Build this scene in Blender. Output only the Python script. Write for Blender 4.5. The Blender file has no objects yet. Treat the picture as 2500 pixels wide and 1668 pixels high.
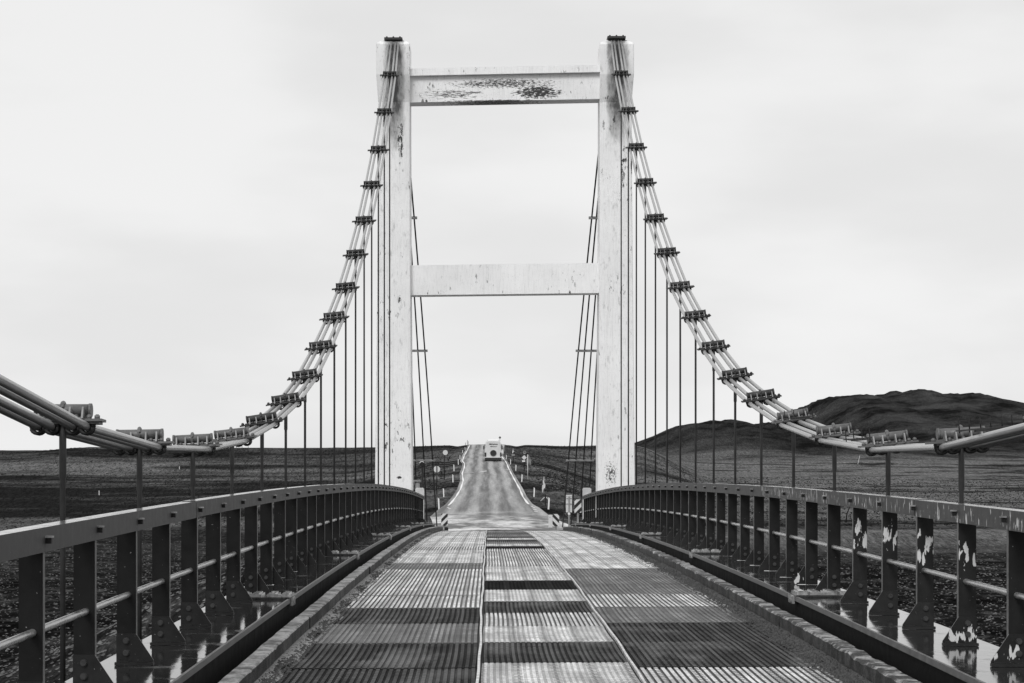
import bpy, math, random
import numpy as np
from mathutils import Vector, Matrix, Euler, noise as mnoise

random.seed(7)
RNG = np.random.default_rng(7)
sc = bpy.context.scene
col = sc.collection

# ------------------------------------------------------------------ camera, sky, sun, exposure
cam_d = bpy.data.cameras.new('camera')
cam = bpy.data.objects.new('camera', cam_d)
col.objects.link(cam)
cam.location = (0, 0, 0)
cam.rotation_euler = (math.radians(90), 0, 0)
cam_d.sensor_width = 36.0
cam_d.lens = 36.0 * 5668.0 / 2500.0
cam_d.shift_x = (1250 - 1193.6) / 2500.0
cam_d.shift_y = (1123.4 - 834.0) / 2500.0
cam_d.clip_start = 0.3
cam_d.clip_end = 20000
sc.camera = cam

SUN_EL, SUN_AZ = math.radians(38), math.radians(205)      # behind the photographer, slightly left
world = bpy.data.worlds.new('World')
sc.world = world
world.use_nodes = True
wt = world.node_tree
wt.nodes.clear()
def wn(t, **k):
    n = wt.nodes.new(t)
    for a, b in k.items():
        setattr(n, a, b)
    return n
w_out = wn('ShaderNodeOutputWorld'); w_bg = wn('ShaderNodeBackground')
sky = wn('ShaderNodeTexSky'); sky.sky_type = 'NISHITA'; sky.sun_disc = False
sky.sun_elevation = SUN_EL; sky.sun_rotation = SUN_AZ
bw = wn('ShaderNodeRGBToBW')
tc = wn('ShaderNodeTexCoord'); mp = wn('ShaderNodeMapping')
mp.inputs['Scale'].default_value = (3.0, 3.0, 9.0)
nz = wn('ShaderNodeTexNoise'); nz.inputs['Scale'].default_value = 1.9; nz.inputs['Detail'].default_value = 5
nz.inputs['Roughness'].default_value = 0.45
mr = wn('ShaderNodeMapRange')
mr.inputs['From Min'].default_value = 0.33; mr.inputs['From Max'].default_value = 0.62
mr.inputs['To Min'].default_value = 7.35; mr.inputs['To Max'].default_value = 8.35; mr.interpolation_type = 'SMOOTHSTEP'
mx = wn('ShaderNodeMix'); mx.data_type = 'FLOAT'; mx.inputs[0].default_value = 0.9
wt.links.new(sky.outputs[0], bw.inputs[0])
wt.links.new(tc.outputs['Generated'], mp.inputs[0]); wt.links.new(mp.outputs[0], nz.inputs['Vector'])
wt.links.new(nz.outputs[0], mr.inputs[0])
wt.links.new(bw.outputs[0], mx.inputs[2]); wt.links.new(mr.outputs[0], mx.inputs[3])
wt.links.new(mx.outputs[0], w_bg.inputs[0])
w_bg.inputs['Strength'].default_value = 0.1
wt.links.new(w_bg.outputs[0], w_out.inputs[0])

sun_d = bpy.data.lights.new('sun', 'SUN'); sun_d.energy = 1.5; sun_d.angle = math.radians(22)
sun_d.color = (1, 1, 1)
sun = bpy.data.objects.new('sun', sun_d); col.objects.link(sun)
# light travels away from the camera, downwards
sd = Vector((math.cos(SUN_EL) * 0.35, math.cos(SUN_EL) * 0.94, -math.sin(SUN_EL)))
sun.rotation_euler = sd.to_track_quat('-Z', 'Y').to_euler()
vs = sc.view_settings
vs.view_transform = 'Standard'; vs.look = 'None'; vs.gamma = 1; vs.use_curve_mapping = False
vs.exposure = 0.12

# ------------------------------------------------------------------ geometry of the place
D = 3.6
KK = 1480.0
FY = KK / 1725.0               # depth scale of everything surveyed beyond the bridge
def railL(y): return -0.4624136 + 0.0113836 * y - 0.0002583773 * y * y
def railR(y): return -0.4483017 + 0.0115529 * y - 0.000262952 * y * y
def baseL(y): return railL(y) - 1.005
def baseR(y): return railR(y) - 1.00
def roadz(x, y):
    l = baseL(y) - 0.225; r = baseR(y) - 0.228
    t = (x + 1.63) / 4.28
    return l + (r - l) * t
def slope(f, y): return math.atan((f(y + .05) - f(y - .05)) / .1)
XL, XR = -2.331, 3.362           # inner faces of the railings
Y0, Y1 = 7.0, 83.6            # built length of the deck
def px(us, vsrc, Y):           # point that the photo shows at (us, vsrc) when it stands Y metres away
    Y = Y * FY
    return Vector(((us - 1193.6) * Y / 5668.0, Y, -(vsrc - 1123.4) * Y / 5668.0))

# ------------------------------------------------------------------ helpers
class MB:
    def __init__(s): s.v = []; s.f = []; s.m = []; s.sm = []
    def add(s, vs_, fs, mi=0, smooth=False):
        o = len(s.v); s.v.extend([tuple(p) for p in vs_])
        for f in fs:
            s.f.append(tuple(i + o for i in f)); s.m.append(mi); s.sm.append(smooth)
    def box(s, c, d, M=None, mi=0, bev=0.0):
        x, y, z = d[0] / 2, d[1] / 2, d[2] / 2
        vs_ = [Vector((i * x, j * y, k * z)) for k in (-1, 1) for j in (-1, 1) for i in (-1, 1)]
        if M is not None: vs_ = [M @ p for p in vs_]
        c = Vector(c); vs_ = [p + c for p in vs_]
        s.add(vs_, [(0, 2, 3, 1), (4, 5, 7, 6), (0, 1, 5, 4), (2, 6, 7, 3), (0, 4, 6, 2), (1, 3, 7, 5)], mi)
    def tube(s, pts, r, n=10, mi=0, cap=True, rs=None):
        pts = [Vector(p) for p in pts]; rings = []
        for i, p in enumerate(pts):
            a = pts[max(i - 1, 0)]; b = pts[min(i + 1, len(pts) - 1)]
            t = (b - a).normalized()
            up = Vector((0, 0, 1)) if abs(t.z) < .95 else Vector((0, 1, 0))
            u = t.cross(up).normalized(); w = u.cross(t)
            rr = rs[i] if rs else r
            rings.append([p + (u * math.cos(2 * math.pi * k / n) + w * math.sin(2 * math.pi * k / n)) * rr for k in range(n)])
        vs_ = [q for rg in rings for q in rg]; fs = []
        for i in range(len(pts) - 1):
            for k in range(n):
                fs.append((i * n + k, i * n + (k + 1) % n, (i + 1) * n + (k + 1) % n, (i + 1) * n + k))
        s.add(vs_, fs, mi, True)
        if cap:
            o = len(s.v) - len(vs_)
            s.f.append(tuple(o + k for k in range(n))[::-1]); s.m.append(mi); s.sm.append(False)
            s.f.append(tuple(o + (len(pts) - 1) * n + k for k in range(n))); s.m.append(mi); s.sm.append(False)
    def prism(s, poly, vec, mi=0):          # poly: list of 3D points, extruded by vec
        n = len(poly); a = [Vector(p) for p in poly]; b = [p + Vector(vec) for p in a]
        fs = [tuple(range(n))[::-1], tuple(range(n, 2 * n))]
        fs += [(i, (i + 1) % n, n + (i + 1) % n, n + i) for i in range(n)]
        s.add(a + b, fs, mi)
    def torus(s, c, R, r, axis='X', a0=0, a1=2 * math.pi, n=14, m=6, mi=0):
        pts = []
        for i in range(n + 1):
            a = a0 + (a1 - a0) * i / n
            ca, sa = math.cos(a) * R, math.sin(a) * R
            p = {'X': (0, ca, sa), 'Y': (ca, 0, sa), 'Z': (ca, sa, 0)}[axis]
            pts.append(Vector(c) + Vector(p))
        s.tube(pts, r, m, mi, cap=True)
    def sweep(s, secs, mi=0, cap=True, smooth=False):     # secs: list of rings (closed profiles)
        n = len(secs[0]); vs_ = [p for q in secs for p in q]; fs = []
        for i in range(len(secs) - 1):
            for k in range(n):
                fs.append((i * n + k, i * n + (k + 1) % n, (i + 1) * n + (k + 1) % n, (i + 1) * n + k))
        if cap:
            fs.append(tuple(range(n))[::-1]); fs.append(tuple((len(secs) - 1) * n + k for k in range(n)))
        s.add(vs_, fs, mi, smooth)
    def mesh(s, name, mats):
        me = bpy.data.meshes.new(name)
        me.from_pydata(s.v, [], s.f); me.update()
        for m in (mats if isinstance(mats, (list, tuple)) else [mats]): me.materials.append(m)
        me.polygons.foreach_set('material_index', s.m)
        me.polygons.foreach_set('use_smooth', s.sm)
        import bmesh
        bm = bmesh.new(); bm.from_mesh(me); bmesh.ops.recalc_face_normals(bm, faces=bm.faces); bm.to_mesh(me); bm.free()
        return me

def tag(o, label=None, cat=None, group=None, kind=None):
    if label: o['label'] = label
    if cat: o['category'] = cat
    if group: o['group'] = group
    if kind: o['kind'] = kind
    return o
def empty(name, loc):
    o = bpy.data.objects.new(name, None); o.location = loc; col.objects.link(o); o.empty_display_size = .2
    return o
WPOS = {}
def part(name, me, parent, loc=(0, 0, 0), rot=None, scale=None, local=False):
    """loc is a world position unless local; parents are never rotated except clamps and posts (local=True there)"""
    o = bpy.data.objects.new(name, me); col.objects.link(o)
    loc = Vector(loc)
    if parent is not None:
        o.parent = parent
        if not local: loc = loc - parent.location
    o.location = loc
    if rot is not None: o.rotation_euler = rot
    if scale is not None: o.scale = scale
    return o
def single(name, mb, mats, loc, label, cat, group=None):
    o = part(name, mb.mesh(name, mats), None, loc)
    return tag(o, label, cat, group)
def structure(name, me, loc=(0, 0, 0), parent=None):
    o = part(name, me, parent, loc)
    if parent is None: o['kind'] = 'structure'
    return o

# ------------------------------------------------------------------ materials
class NT:
    def __init__(s, name):
        s.m = bpy.data.materials.new(name); s.m.use_nodes = True
        s.t = s.m.node_tree; s.b = s.t.nodes['Principled BSDF']
    def n(s, t, **k):
        x = s.t.nodes.new(t)
        for a, b in k.items(): setattr(x, a, b)
        return x
    def l(s, a, b): s.t.links.new(a, b)
    def coord(s, kind='Object', scale=(1, 1, 1), loc=(0, 0, 0), rnd=False):
        tc = s.n('ShaderNodeTexCoord'); mp = s.n('ShaderNodeMapping')
        mp.inputs['Scale'].default_value = scale; mp.inputs['Location'].default_value = loc
        src = tc.outputs[kind] if kind != 'World' else s.n('ShaderNodeNewGeometry').outputs['Position']
        s.l(src, mp.inputs[0])
        if rnd:
            oi = s.n('ShaderNodeObjectInfo'); mu = s.n('ShaderNodeMath', operation='MULTIPLY'); mu.inputs[1].default_value = 57.3
            s.l(oi.outputs['Random'], mu.inputs[0]); va = s.n('ShaderNodeVectorMath', operation='ADD')
            s.l(mp.outputs[0], va.inputs[0]); s.l(mu.outputs[0], va.inputs[1]); return va.outputs[0]
        return mp.outputs[0]
    def noise(s, vec, scale, detail=4, rough=.5, dist=0):
        x = s.n('ShaderNodeTexNoise'); x.inputs['Scale'].default_value = scale; x.inputs['Detail'].default_value = detail
        x.inputs['Roughness'].default_value = rough; x.inputs['Distortion'].default_value = dist
        s.l(vec, x.inputs['Vector']); return x.outputs[0]
    def rng(s, v, a, b, c=0., d=1., clamp=True, smooth=False):
        x = s.n('ShaderNodeMapRange'); x.clamp = clamp
        if smooth: x.interpolation_type = 'SMOOTHSTEP'
        for i, q in zip(('From Min', 'From Max', 'To Min', 'To Max'), (a, b, c, d)): x.inputs[i].default_value = q
        s.l(v, x.inputs[0]); return x.outputs[0]
    def mathn(s, op, a, b=None):
        x = s.n('ShaderNodeMath', operation=op)
        for i, q in enumerate((a, b)):
            if q is None: continue
            if isinstance(q, (int, float)): x.inputs[i].default_value = q
            else: s.l(q, x.inputs[i])
        return x.outputs[0]
    def mix(s, f, a, b):
        x = s.n('ShaderNodeMix'); x.data_type = 'FLOAT'
        for i, q in zip((0, 2, 3), (f, a, b)):
            if isinstance(q, (int, float)): x.inputs[i].default_value = q
            else: s.l(q, x.inputs[i])
        return x.outputs[0]
    def color(s, v):
        if isinstance(v, (int, float)): s.b.inputs['Base Color'].default_value = (v, v, v, 1)
        else: s.l(v, s.b.inputs['Base Color'])
    def rough(s, v):
        if isinstance(v, (int, float)): s.b.inputs['Roughness'].default_value = v
        else: s.l(v, s.b.inputs['Roughness'])
    def bump(s, h, strength=.3, dist=.01):
        x = s.n('ShaderNodeBump'); x.inputs['Strength'].default_value = strength; x.inputs['Distance'].default_value = dist
        s.l(h, x.inputs['Height']); s.l(x.outputs[0], s.b.inputs['Normal'])
    def xyz(s, vec):
        x = s.n('ShaderNodeSeparateXYZ'); s.l(vec, x.inputs[0]); return x.outputs

def simple(name, base, rough=.5, var=.3, scale=8., bump=.15, spec=.5, metal=0., stretch=(1, 1, 1), speck=0., dist=.004):
    N = NT(name); c = N.coord('Object', stretch, rnd=True)
    n = N.noise(c, scale, 6, .6)
    v = N.rng(n, .3, .7, base * (1 - var), base * (1 + var))
    if speck:
        n2 = N.noise(c, scale * 9, 2, .5); v = N.mix(N.rng(n2, .745, .77), v, speck)
    N.color(v); N.rough(N.rng(n, .3, .7, max(rough - .1, .03), rough + .1))
    if bump: N.bump(N.noise(c, scale * 4, 4, .6), bump, dist)
    N.b.inputs['Specular IOR Level'].default_value = spec; N.b.inputs['Metallic'].default_value = metal
    return N.m

# weathered white paint of the tower: chips, streaks and the scraped soffit edge
def tower_paint(name, chips=(.66, .70), dirt=.5):
    N = NT(name); c = N.coord('World', (1, 1, .35)); c1 = N.coord('World')
    big = N.noise(c1, .9, 5, .6); chip = N.noise(c, 9, 7, .68); gate = N.noise(c1, .7, 3, .6)
    f = N.mathn('MULTIPLY', N.rng(chip, chips[0] - .06, chips[1] - .06), N.rng(gate, .45, .6))
    fine = N.noise(c1, 34, 3, .6); f2 = N.rng(fine, .71, .75)
    base = N.rng(big, .3, .7, .80, .90)
    st = N.noise(N.coord('World', (3.0, 3.0, .12)), 3, 4, .6)
    base = N.mathn('MULTIPLY', base, N.rng(st, .55, .78, 1.0, 1.0 - .25 * dirt))
    fs_ = N.noise(N.coord('World', (9, 9, .5)), 5, 5, .65); base = N.mathn('MULTIPLY', base, N.rng(fs_, .52, .72, 1., .80))
    crack = N.rng(N.mathn('ABSOLUTE', N.mathn('SUBTRACT', N.noise(N.coord('World', (1, 1, 1.4)), 2.2, 6, .7), .5)), 0, .004, .35, 0)
    v = N.mix(f, base, .03); v = N.mix(f2, v, .12); v = N.mix(crack, v, .2)
    N.color(v); N.rough(.55); N.bump(N.mathn('SUBTRACT', N.noise(c1, 12, 6, .7), f), .35, .012)
    return N
def spot(N, cx, cz, rx, rz, stretch, scale, lo, hi, dark=.02):
    """adds a patch of scraped paint round one place of the wall (world coordinates)"""
    p = N.xyz(N.coord('World'))
    dx = N.mathn('DIVIDE', N.mathn('SUBTRACT', p[0], cx), rx); dz = N.mathn('DIVIDE', N.mathn('SUBTRACT', p[2], cz), rz)
    r = N.mathn('ADD', N.mathn('MULTIPLY', dx, dx), N.mathn('MULTIPLY', dz, dz))
    near = N.rng(r, 0, 1, .30, 0)
    n = N.noise(N.coord('World', stretch), scale, 8, .72)
    f = N.rng(N.mathn('ADD', n, near), lo, hi)
    f = N.mathn('MULTIPLY', f, N.rng(r, .9, 1.1, 1, 0))
    old = N.b.inputs['Base Color'].links[0].from_socket
    N.color(N.mix(f, old, dark))
K84 = KK / 20.5
def tx(u): return (u - 1122) / K84
def tz(v): return (1056 - v) / K84
Nb = tower_paint('white_paint_upper_beam')
spot(Nb, tx(1232), tz(220), 1.0, .30, (.5, 1, 1.7), 16, .66, .72)
spot(Nb, tx(1150), tz(199), 2.6, .24, (.5, 1, 1.8), 22, .72, .79, .05)
spot(Nb, tx(1040), tz(222), 1.9, .30, (.3, 1, 2.4), 14, .77, .82, .05)
spot(Nb, tx(1130), tz(238), 2.2, .05, (.5, 1, 2.0), 20, .70, .76, .02)
M_beam = Nb.m
M_beam2 = tower_paint('white_paint_lower_beam').m
Nl = tower_paint('white_paint_leg')
spot(Nl, tx(1398), tz(1085), .34, .66, (1, 1, .8), 24, .76, .82, .05)
spot(Nl, tx(918), tz(690), .10, .2, (1, 1, .8), 30, .72, .78)
spot(Nl, tx(918), tz(1096), .09, .05, (1, 1, 1), 14, .58, .66)
spot(Nl, tx(920), tz(330), .16, 1.1, (1.4, 1, .5), 9, .74, .78)
spot(Nl, tx(1428), tz(400), .2, 1.2, (1.4, 1, .5), 9, .76, .80)
spot(Nl, tx(1446), tz(385), .06, .5, (2, 1, 1), 9, .62, .68)
spot(Nl, tx(925), tz(1010), .15, .15, (2, 1, 1), 9, .74, .78)
# rust and soot run down from the saddles, over the heads only
def soot(N, cx):
    p = N.xyz(N.coord('World'))
    dx = N.mathn('DIVIDE', N.mathn('SUBTRACT', p[0], cx), .30)
    dz = N.rng(p[2], 9.3, 11.1, 0, 1)
    a = N.mathn('MULTIPLY', N.rng(N.mathn('MULTIPLY', dx, dx), 0, 1.6, 1, 0), dz)
    n = N.noise(N.coord('World', (1, 1, .4)), 6, 5, .6)
    f = N.rng(N.mathn('ADD', N.mathn('MULTIPLY', a, .9), N.rng(n, .2, .8, -.35, .35)), .1, .9)
    old = N.b.inputs['Base Color'].links[0].from_socket
    N.color(N.mix(f, old, .06))
soot(Nl, tx(907)); soot(Nl, tx(1412))
M_leg = Nl.m

def peel(name, band=(.50, .80), lo=.67, hi=.685, base=.016):
    """dark steel paint flaking off to a pale primer in vertical tongues, between two heights of the piece"""
    N = NT(name); c = N.coord('Object', (9, 9, 2.6), rnd=True); c1 = N.coord('Object', rnd=True)
    n0 = N.noise(c1, 8, 6, .6)
    z = N.xyz(N.coord('Object'))[2]
    g = N.mathn('MULTIPLY', N.rng(z, band[0] - .04, band[0] + .06, smooth=True), N.rng(z, band[1] - .1, band[1] + .04, 1, 0, smooth=True))
    n = N.noise(c, 2.4, 4, .55, .3)
    f = N.rng(N.mathn('ADD', n, N.mathn('MULTIPLY', g, .16)), lo, hi)
    f = N.mathn('MULTIPLY', f, N.rng(g, .02, .2))
    v = N.mix(f, N.rng(n0, .3, .7, base * .7, base * 1.3), .62)
    sp = N.rng(N.noise(c1, 70, 2, .5), .74, .77); v = N.mix(sp, v, .4)
    N.color(v); N.rough(.5); N.b.inputs['Specular IOR Level'].default_value = .2; N.bump(N.noise(c1, 30, 4, .6), .12, .003); return N.m

M_post = simple('dark_post_paint', .013, .6, .35, 6, .12, speck=.30, spec=.15)
M_post_peel = peel('peeling_post_paint')
M_gus = simple('dark_gusset_paint', .020, .5, .3, 9, .12, speck=.35, spec=.2)
M_gus_peel = peel('peeling_gusset_paint', (.02, .15), .64, .655)
M_bolt = simple('bolt_steel', .035, .42, .3, 30, .1)
M_rail = simple('grey_rail_paint', .060, .5, .25, 7, .12, speck=.2, spec=.2)
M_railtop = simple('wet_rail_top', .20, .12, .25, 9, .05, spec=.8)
M_railp = peel('streaked_rail_paint', (-.13, .05), .74, .755, .06)
M_rod = simple('galvanised_rod', .38, .28, .35, 14, .15, metal=.6, stretch=(1, .3, 1))
M_web = simple('black_girder_paint', .006, .7, .4, 5, .1, spec=.1)
M_edge = simple('worn_highlit_edge', .12, .45, .5, 14, .2)  # worn edges, and the painted highlight on gusset edges
M_splice = simple('scuffed_splice_steel', .26, .18, .5, 22, .05, spec=.9)
M_spl2 = simple('dark_splice_base', .03, .3, .4, 22, .1)
N = NT('galvanised_cable'); c = N.coord('Object', (1, .12, 1)); n_ = N.noise(c, 22, 2, .5)
N.color(N.rng(n_, .3, .7, .27, .33)); N.rough(.27); N.b.inputs['Specular IOR Level'].default_value = .8
M_cable = N.m
M_clamp = simple('weathered_clamp_steel', .04, .6, .45, 18, .5, dist=.004)
M_clampd = simple('dark_clamp_steel', .022, .6, .45, 18, .4)
M_hanger = simple('dull_hanger_steel', .04, .5, .3, 6, .1)
M_black = simple('black_steel', .012, .6, .3, 8, .1, spec=.25)
M_white = simple('white_plastic', .75, .45, .08, 6, .05)
M_stripe = simple('black_reflective', .012, .4, .2, 8, 0)
M_signw = simple('pale_sign_face', .6, .4, .1, 9, 0)
M_signg = simple('grey_sign_back', .22, .5, .2, 6, 0)
M_conc = simple('pale_concrete', .55, .8, .2, 5, .4, dist=.01)
M_concd = simple('grey_concrete', .22, .8, .35, 4, .5, dist=.02)
M_bus = simple('pale_coach_paint', .58, .35, .08, 2, 0)
M_busd = simple('dark_coach_trim', .012, .4, .2, 4, 0)
M_glass = simple('dark_coach_glass', .02, .15, .1, 3, 0)
M_busr = simple('highlit_coach_roof', .85, .35, .04, 2, 0)

# wet flange plates
N = NT('wet_steel_plate'); c = N.coord('World')
n1 = N.noise(c, 2.2, 4, .55); wet = N.rng(N.mathn('ADD', n1, N.mathn('MULTIPLY', N.noise(c, 14, 5, .7), .25)), .44, .56)
N.color(N.mix(wet, N.rng(N.noise(c, 26, 4, .6), .3, .7, .03, .07), .022))
N.rough(N.mix(wet, .35, .07)); N.b.inputs['IOR'].default_value = 1.45
N.bump(N.mathn('ADD', N.noise(N.coord('World', (1, .35, 1)), 11, 3, .5), N.mathn('MULTIPLY', N.noise(c, 60, 2, .5), .10)), .06, .02)
M_wet = N.m

# kerb: broken grey concrete; worn top coloured pale as lit, side coloured dark as shaded
def kerb_mat(name, dark, pale, lo, hi):
    N = NT(name); c = N.coord('World')
    a = N.noise(c, 4.5, 9, .72); b2 = N.noise(c, 30, 5, .65); k = N.noise(c, 1.3, 3, .5)
    v = N.mix(N.rng(N.mathn('ADD', a, N.mathn('MULTIPLY', k, .35)), lo, hi), dark, pale); v = N.mathn('MULTIPLY', v, N.rng(b2, .3, .7, .45, 1.5))
    N.color(v); N.rough(.6); N.b.inputs['Specular IOR Level'].default_value = .3
    N.bump(N.mathn('ADD', a, N.mathn('MULTIPLY', b2, .35)), .8, .03); return N.m
M_kerb = kerb_mat('worn_lit_kerb_top', .06, .34, .58, .74)
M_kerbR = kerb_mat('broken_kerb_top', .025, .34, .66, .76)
M_kerbs = kerb_mat('shaded_kerb_side', .012, .075, .62, .80)
# deck mats: one builder, several tones (bare, rubbed, wet, blackened)
def mat_steel(name, top, rough, metal=.25, wob=.3, spec=.5, sheen_amt=0.):
    slotc = .02 if top > .1 else (.12 if top > .03 else .03)
    N = NT(name); c = N.coord('Object', rnd=True); o = N.xyz(N.coord('Object'))
    a = N.noise(N.coord('Object', (1, .35, 1), rnd=True), 2.6, 5, .6); fine = N.noise(c, 55, 4, .65)
    v = N.rng(a, .3, .7, top * (1 - wob), top * (1 + wob)); v = N.mathn('MULTIPLY', v, N.rng(fine, .35, .65, .5, 1.45)); v = N.mathn('MULTIPLY', v, N.rng(N.noise(N.coord('Object', (3, .5, 1), rnd=True), 1.6, 3, .5), .35, .65, .75, 1.3))
    sheen = N.rng(N.noise(N.coord('Object', (1.6, .5, 1), rnd=True), 1.1, 3, .5), .50, .66, 0, sheen_amt, smooth=True); v = N.mix(sheen, v, .15)  # grey sheen patches mixed into the base colour
    wear = N.noise(N.coord('World', (1.5, .3, 1)), 1.8, 6, .65); v = N.mathn('MULTIPLY', v, N.rng(wear, .34, .62, .62, 1.18))
    gr = N.rng(N.noise(c, 30, 4, .7), .64, .68); v = N.mix(gr, v, .02)
    tread = N.noise(N.coord('Object', (1.2, 13, 1), rnd=True), 1.6, 4, .7); v = N.mathn('MULTIPLY', v, N.rng(tread, .36, .64, .55, 1.35))
    # rows of drain slots pressed along each mat
    yy = N.mathn('FRACT', N.mathn('MULTIPLY', o[1], 8.7)); dash = N.rng(N.mathn('ABSOLUTE', N.mathn('SUBTRACT', yy, .5)), .22, .30, 1, 0)
    xx = N.mathn('FRACT', N.mathn('ADD', N.mathn('ADD', N.mathn('MULTIPLY', o[0], 3.6), N.mathn('MULTIPLY', N.noise(N.coord('World', (0, .6, 0)), 1, 2, .5), .10)), .52)); row = N.rng(N.mathn('ABSOLUTE', N.mathn('SUBTRACT', xx, .5)), .10, .13, 1, 0)
    slot = N.mathn('MULTIPLY', dash, row); v = N.mix(N.mathn('MULTIPLY', slot, .9), v, slotc)
    N.color(v); N.rough(N.rng(a, .3, .7, rough - .08, rough + .12))
    N.b.inputs['Metallic'].default_value = metal; N.b.inputs['Specular IOR Level'].default_value = spec
    N.bump(N.mathn('SUBTRACT', N.mathn('MULTIPLY', fine, .4), slot), .4, .008)
    return N.m
TONES = {}
DEPTH = {'light': .004, 'striped': .013, 'mid': .006, 'dark': .008, 'black': .004, 'pale': .002}
for nm, top, gro, ro, me_t, sp_ in (('light', .66, .36, .36, .5, .5), ('striped', .72, .07, .36, .5, .5), ('mid', .16, .06, .5, .1, .2),
                         ('dark', .060, .020, .7, .0, .04), ('black', .012, .008, .8, .0, .02), ('pale', .74, .52, .34, .5, .5)):
    sa = {'dark': .75, 'mid': .5, 'black': .0}.get(nm, 0.)
    TONES[nm] = [mat_steel('mat_steel_' + nm, top, ro, me_t, .3, sp_, sa), mat_steel('mat_groove_' + nm, gro, ro + .1, me_t * .3, .3, sp_, sa * .7)]
M_joint = simple('bright_joint_strip', .55, .35, .5, 9, .3)
M_sub = simple('deck_underlay', .03, .7, .4, 6, .3)
M_bed = simple('sandy_bed', .22, .9, .7, 24, .5)
M_grit = simple('dark_grit', .045, .85, .8, 30, .5, speck=.35)

# ------------------------------------------------------------------ terrain
def sstep(a, b, x):
    t = np.clip((x - a) / (b - a), 0, 1); return t * t * (3 - 2 * t)
RP = np.array([(-500, -9), (0, -9), (60, -6), (80, -3.0), (88, -2.80), (98, -2.82), (108, -3.15), (126, -3.72), (162, -3.9), (205, -3.95), (270, -3.45), (335, -2.4), (385, -1.35),
               (440, -.25), (470, .65), (497, 1.6), (515, 1.85), (560, 1.3), (800, -3), (4500, -6)])
# road edges as the white lines run: (Y, x of left line, x of right line)
RE = np.array([(101, -1.9, 3.2), (116, -1.95, 3.3), (150, -2.6, 3.6), (168, -3.3, 3.5), (200, -3.2, 3.35), (212, -3.00, 3.05), (235, -2.85, 2.95), (269, -2.8, 3.05), (300, -2.85, 2.9),
               (335, -3.3, 2.75), (362, -3.3, 2.60), (385, -3.45, 2.55), (400, -3.9, 2.45), (440, -4.0, 2.0), (497, -3.55, 2.6), (560, -3.2, 3.4), (900, -3, 4)])
RC = np.c_[RE[:, 0], (RE[:, 1] + RE[:, 2]) / 2]
def vfbm(x, y, s, seed, octv=4):
    out = np.zeros_like(x); amp = 1.; tot = 0
    for o in range(octv):
        g = np.random.default_rng(seed * 31 + o); T = g.random((64, 64)) * 2 - 1
        fx = x / s; fy = y / s; ix = np.floor(fx).astype(int); iy = np.floor(fy).astype(int)
        tx_ = fx - ix; ty_ = fy - iy; tx_ = tx_ * tx_ * (3 - 2 * tx_); ty_ = ty_ * ty_ * (3 - 2 * ty_)
        a = T[ix % 64, iy % 64]; b = T[(ix + 1) % 64, iy % 64]; c = T[ix % 64, (iy + 1) % 64]; d = T[(ix + 1) % 64, (iy + 1) % 64]
        out += amp * ((a * (1 - tx_) + b * tx_) * (1 - ty_) + (c * (1 - tx_) + d * tx_) * ty_); tot += amp
        amp *= .5; s = s / 2.03
    return out / tot
LF = np.array([(-500, -9.6), (0, -9.6), (250, -9.6), (290, -9.3), (310, -8.6), (345, -7.4), (400, -5.2), (450, -3.0), (500, .75), (530, 1.15), (620, 1.0), (900, -2), (4500, -5)])
RF = np.array([(-500, -9.6), (0, -9.6), (235, -9.6), (262, -8.9), (275, -8.0), (340, -7.0), (450, -5.1), (560, -3.9), (700, -2.9), (850, -2.4), (1000, -1.6), (1300, -.8), (1600, -.5), (4500, 0)])
BIG = [(1180, 1043), (1300, 1040), (1455, 1020), (1500, 1020), (1700, 1010), (1785, 1000), (1815, 984), (1850, 951), (1890, 916), (1925, 907), (1950, 905), (1975, 902), (2010, 910), (2035, 907), (2060, 902), (2082, 900), (2100, 896), (2122, 900),
       (2150, 905), (2190, 906), (2222, 904), (2245, 911), (2275, 922), (2310, 934), (2350, 953), (2450, 990), (2600, 1012), (2900, 1020), (3400, 1035)]
NEAR = [(1250, 1046), (1400, 1036), (1455, 1020), (1500, 1003), (1540, 986), (1565, 974), (1590, 969), (1612, 967), (1628, 961), (1640, 962), (1652, 966), (1672, 961), (1690, 964), (1712, 970), (1735, 976), (1750, 972), (1765, 970), (1785, 975), (1810, 974), (1850, 985), (1950, 1010), (2100, 1030), (2400, 1042), (2700, 1046)]
def ridge(pts, yc, X):
    P = np.array(pts, float); return np.interp(X, (P[:, 0] - 1122) * (yc / 3.6) / 1725, (1043 - P[:, 1]) * (yc / 3.6) / 1725)
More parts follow.
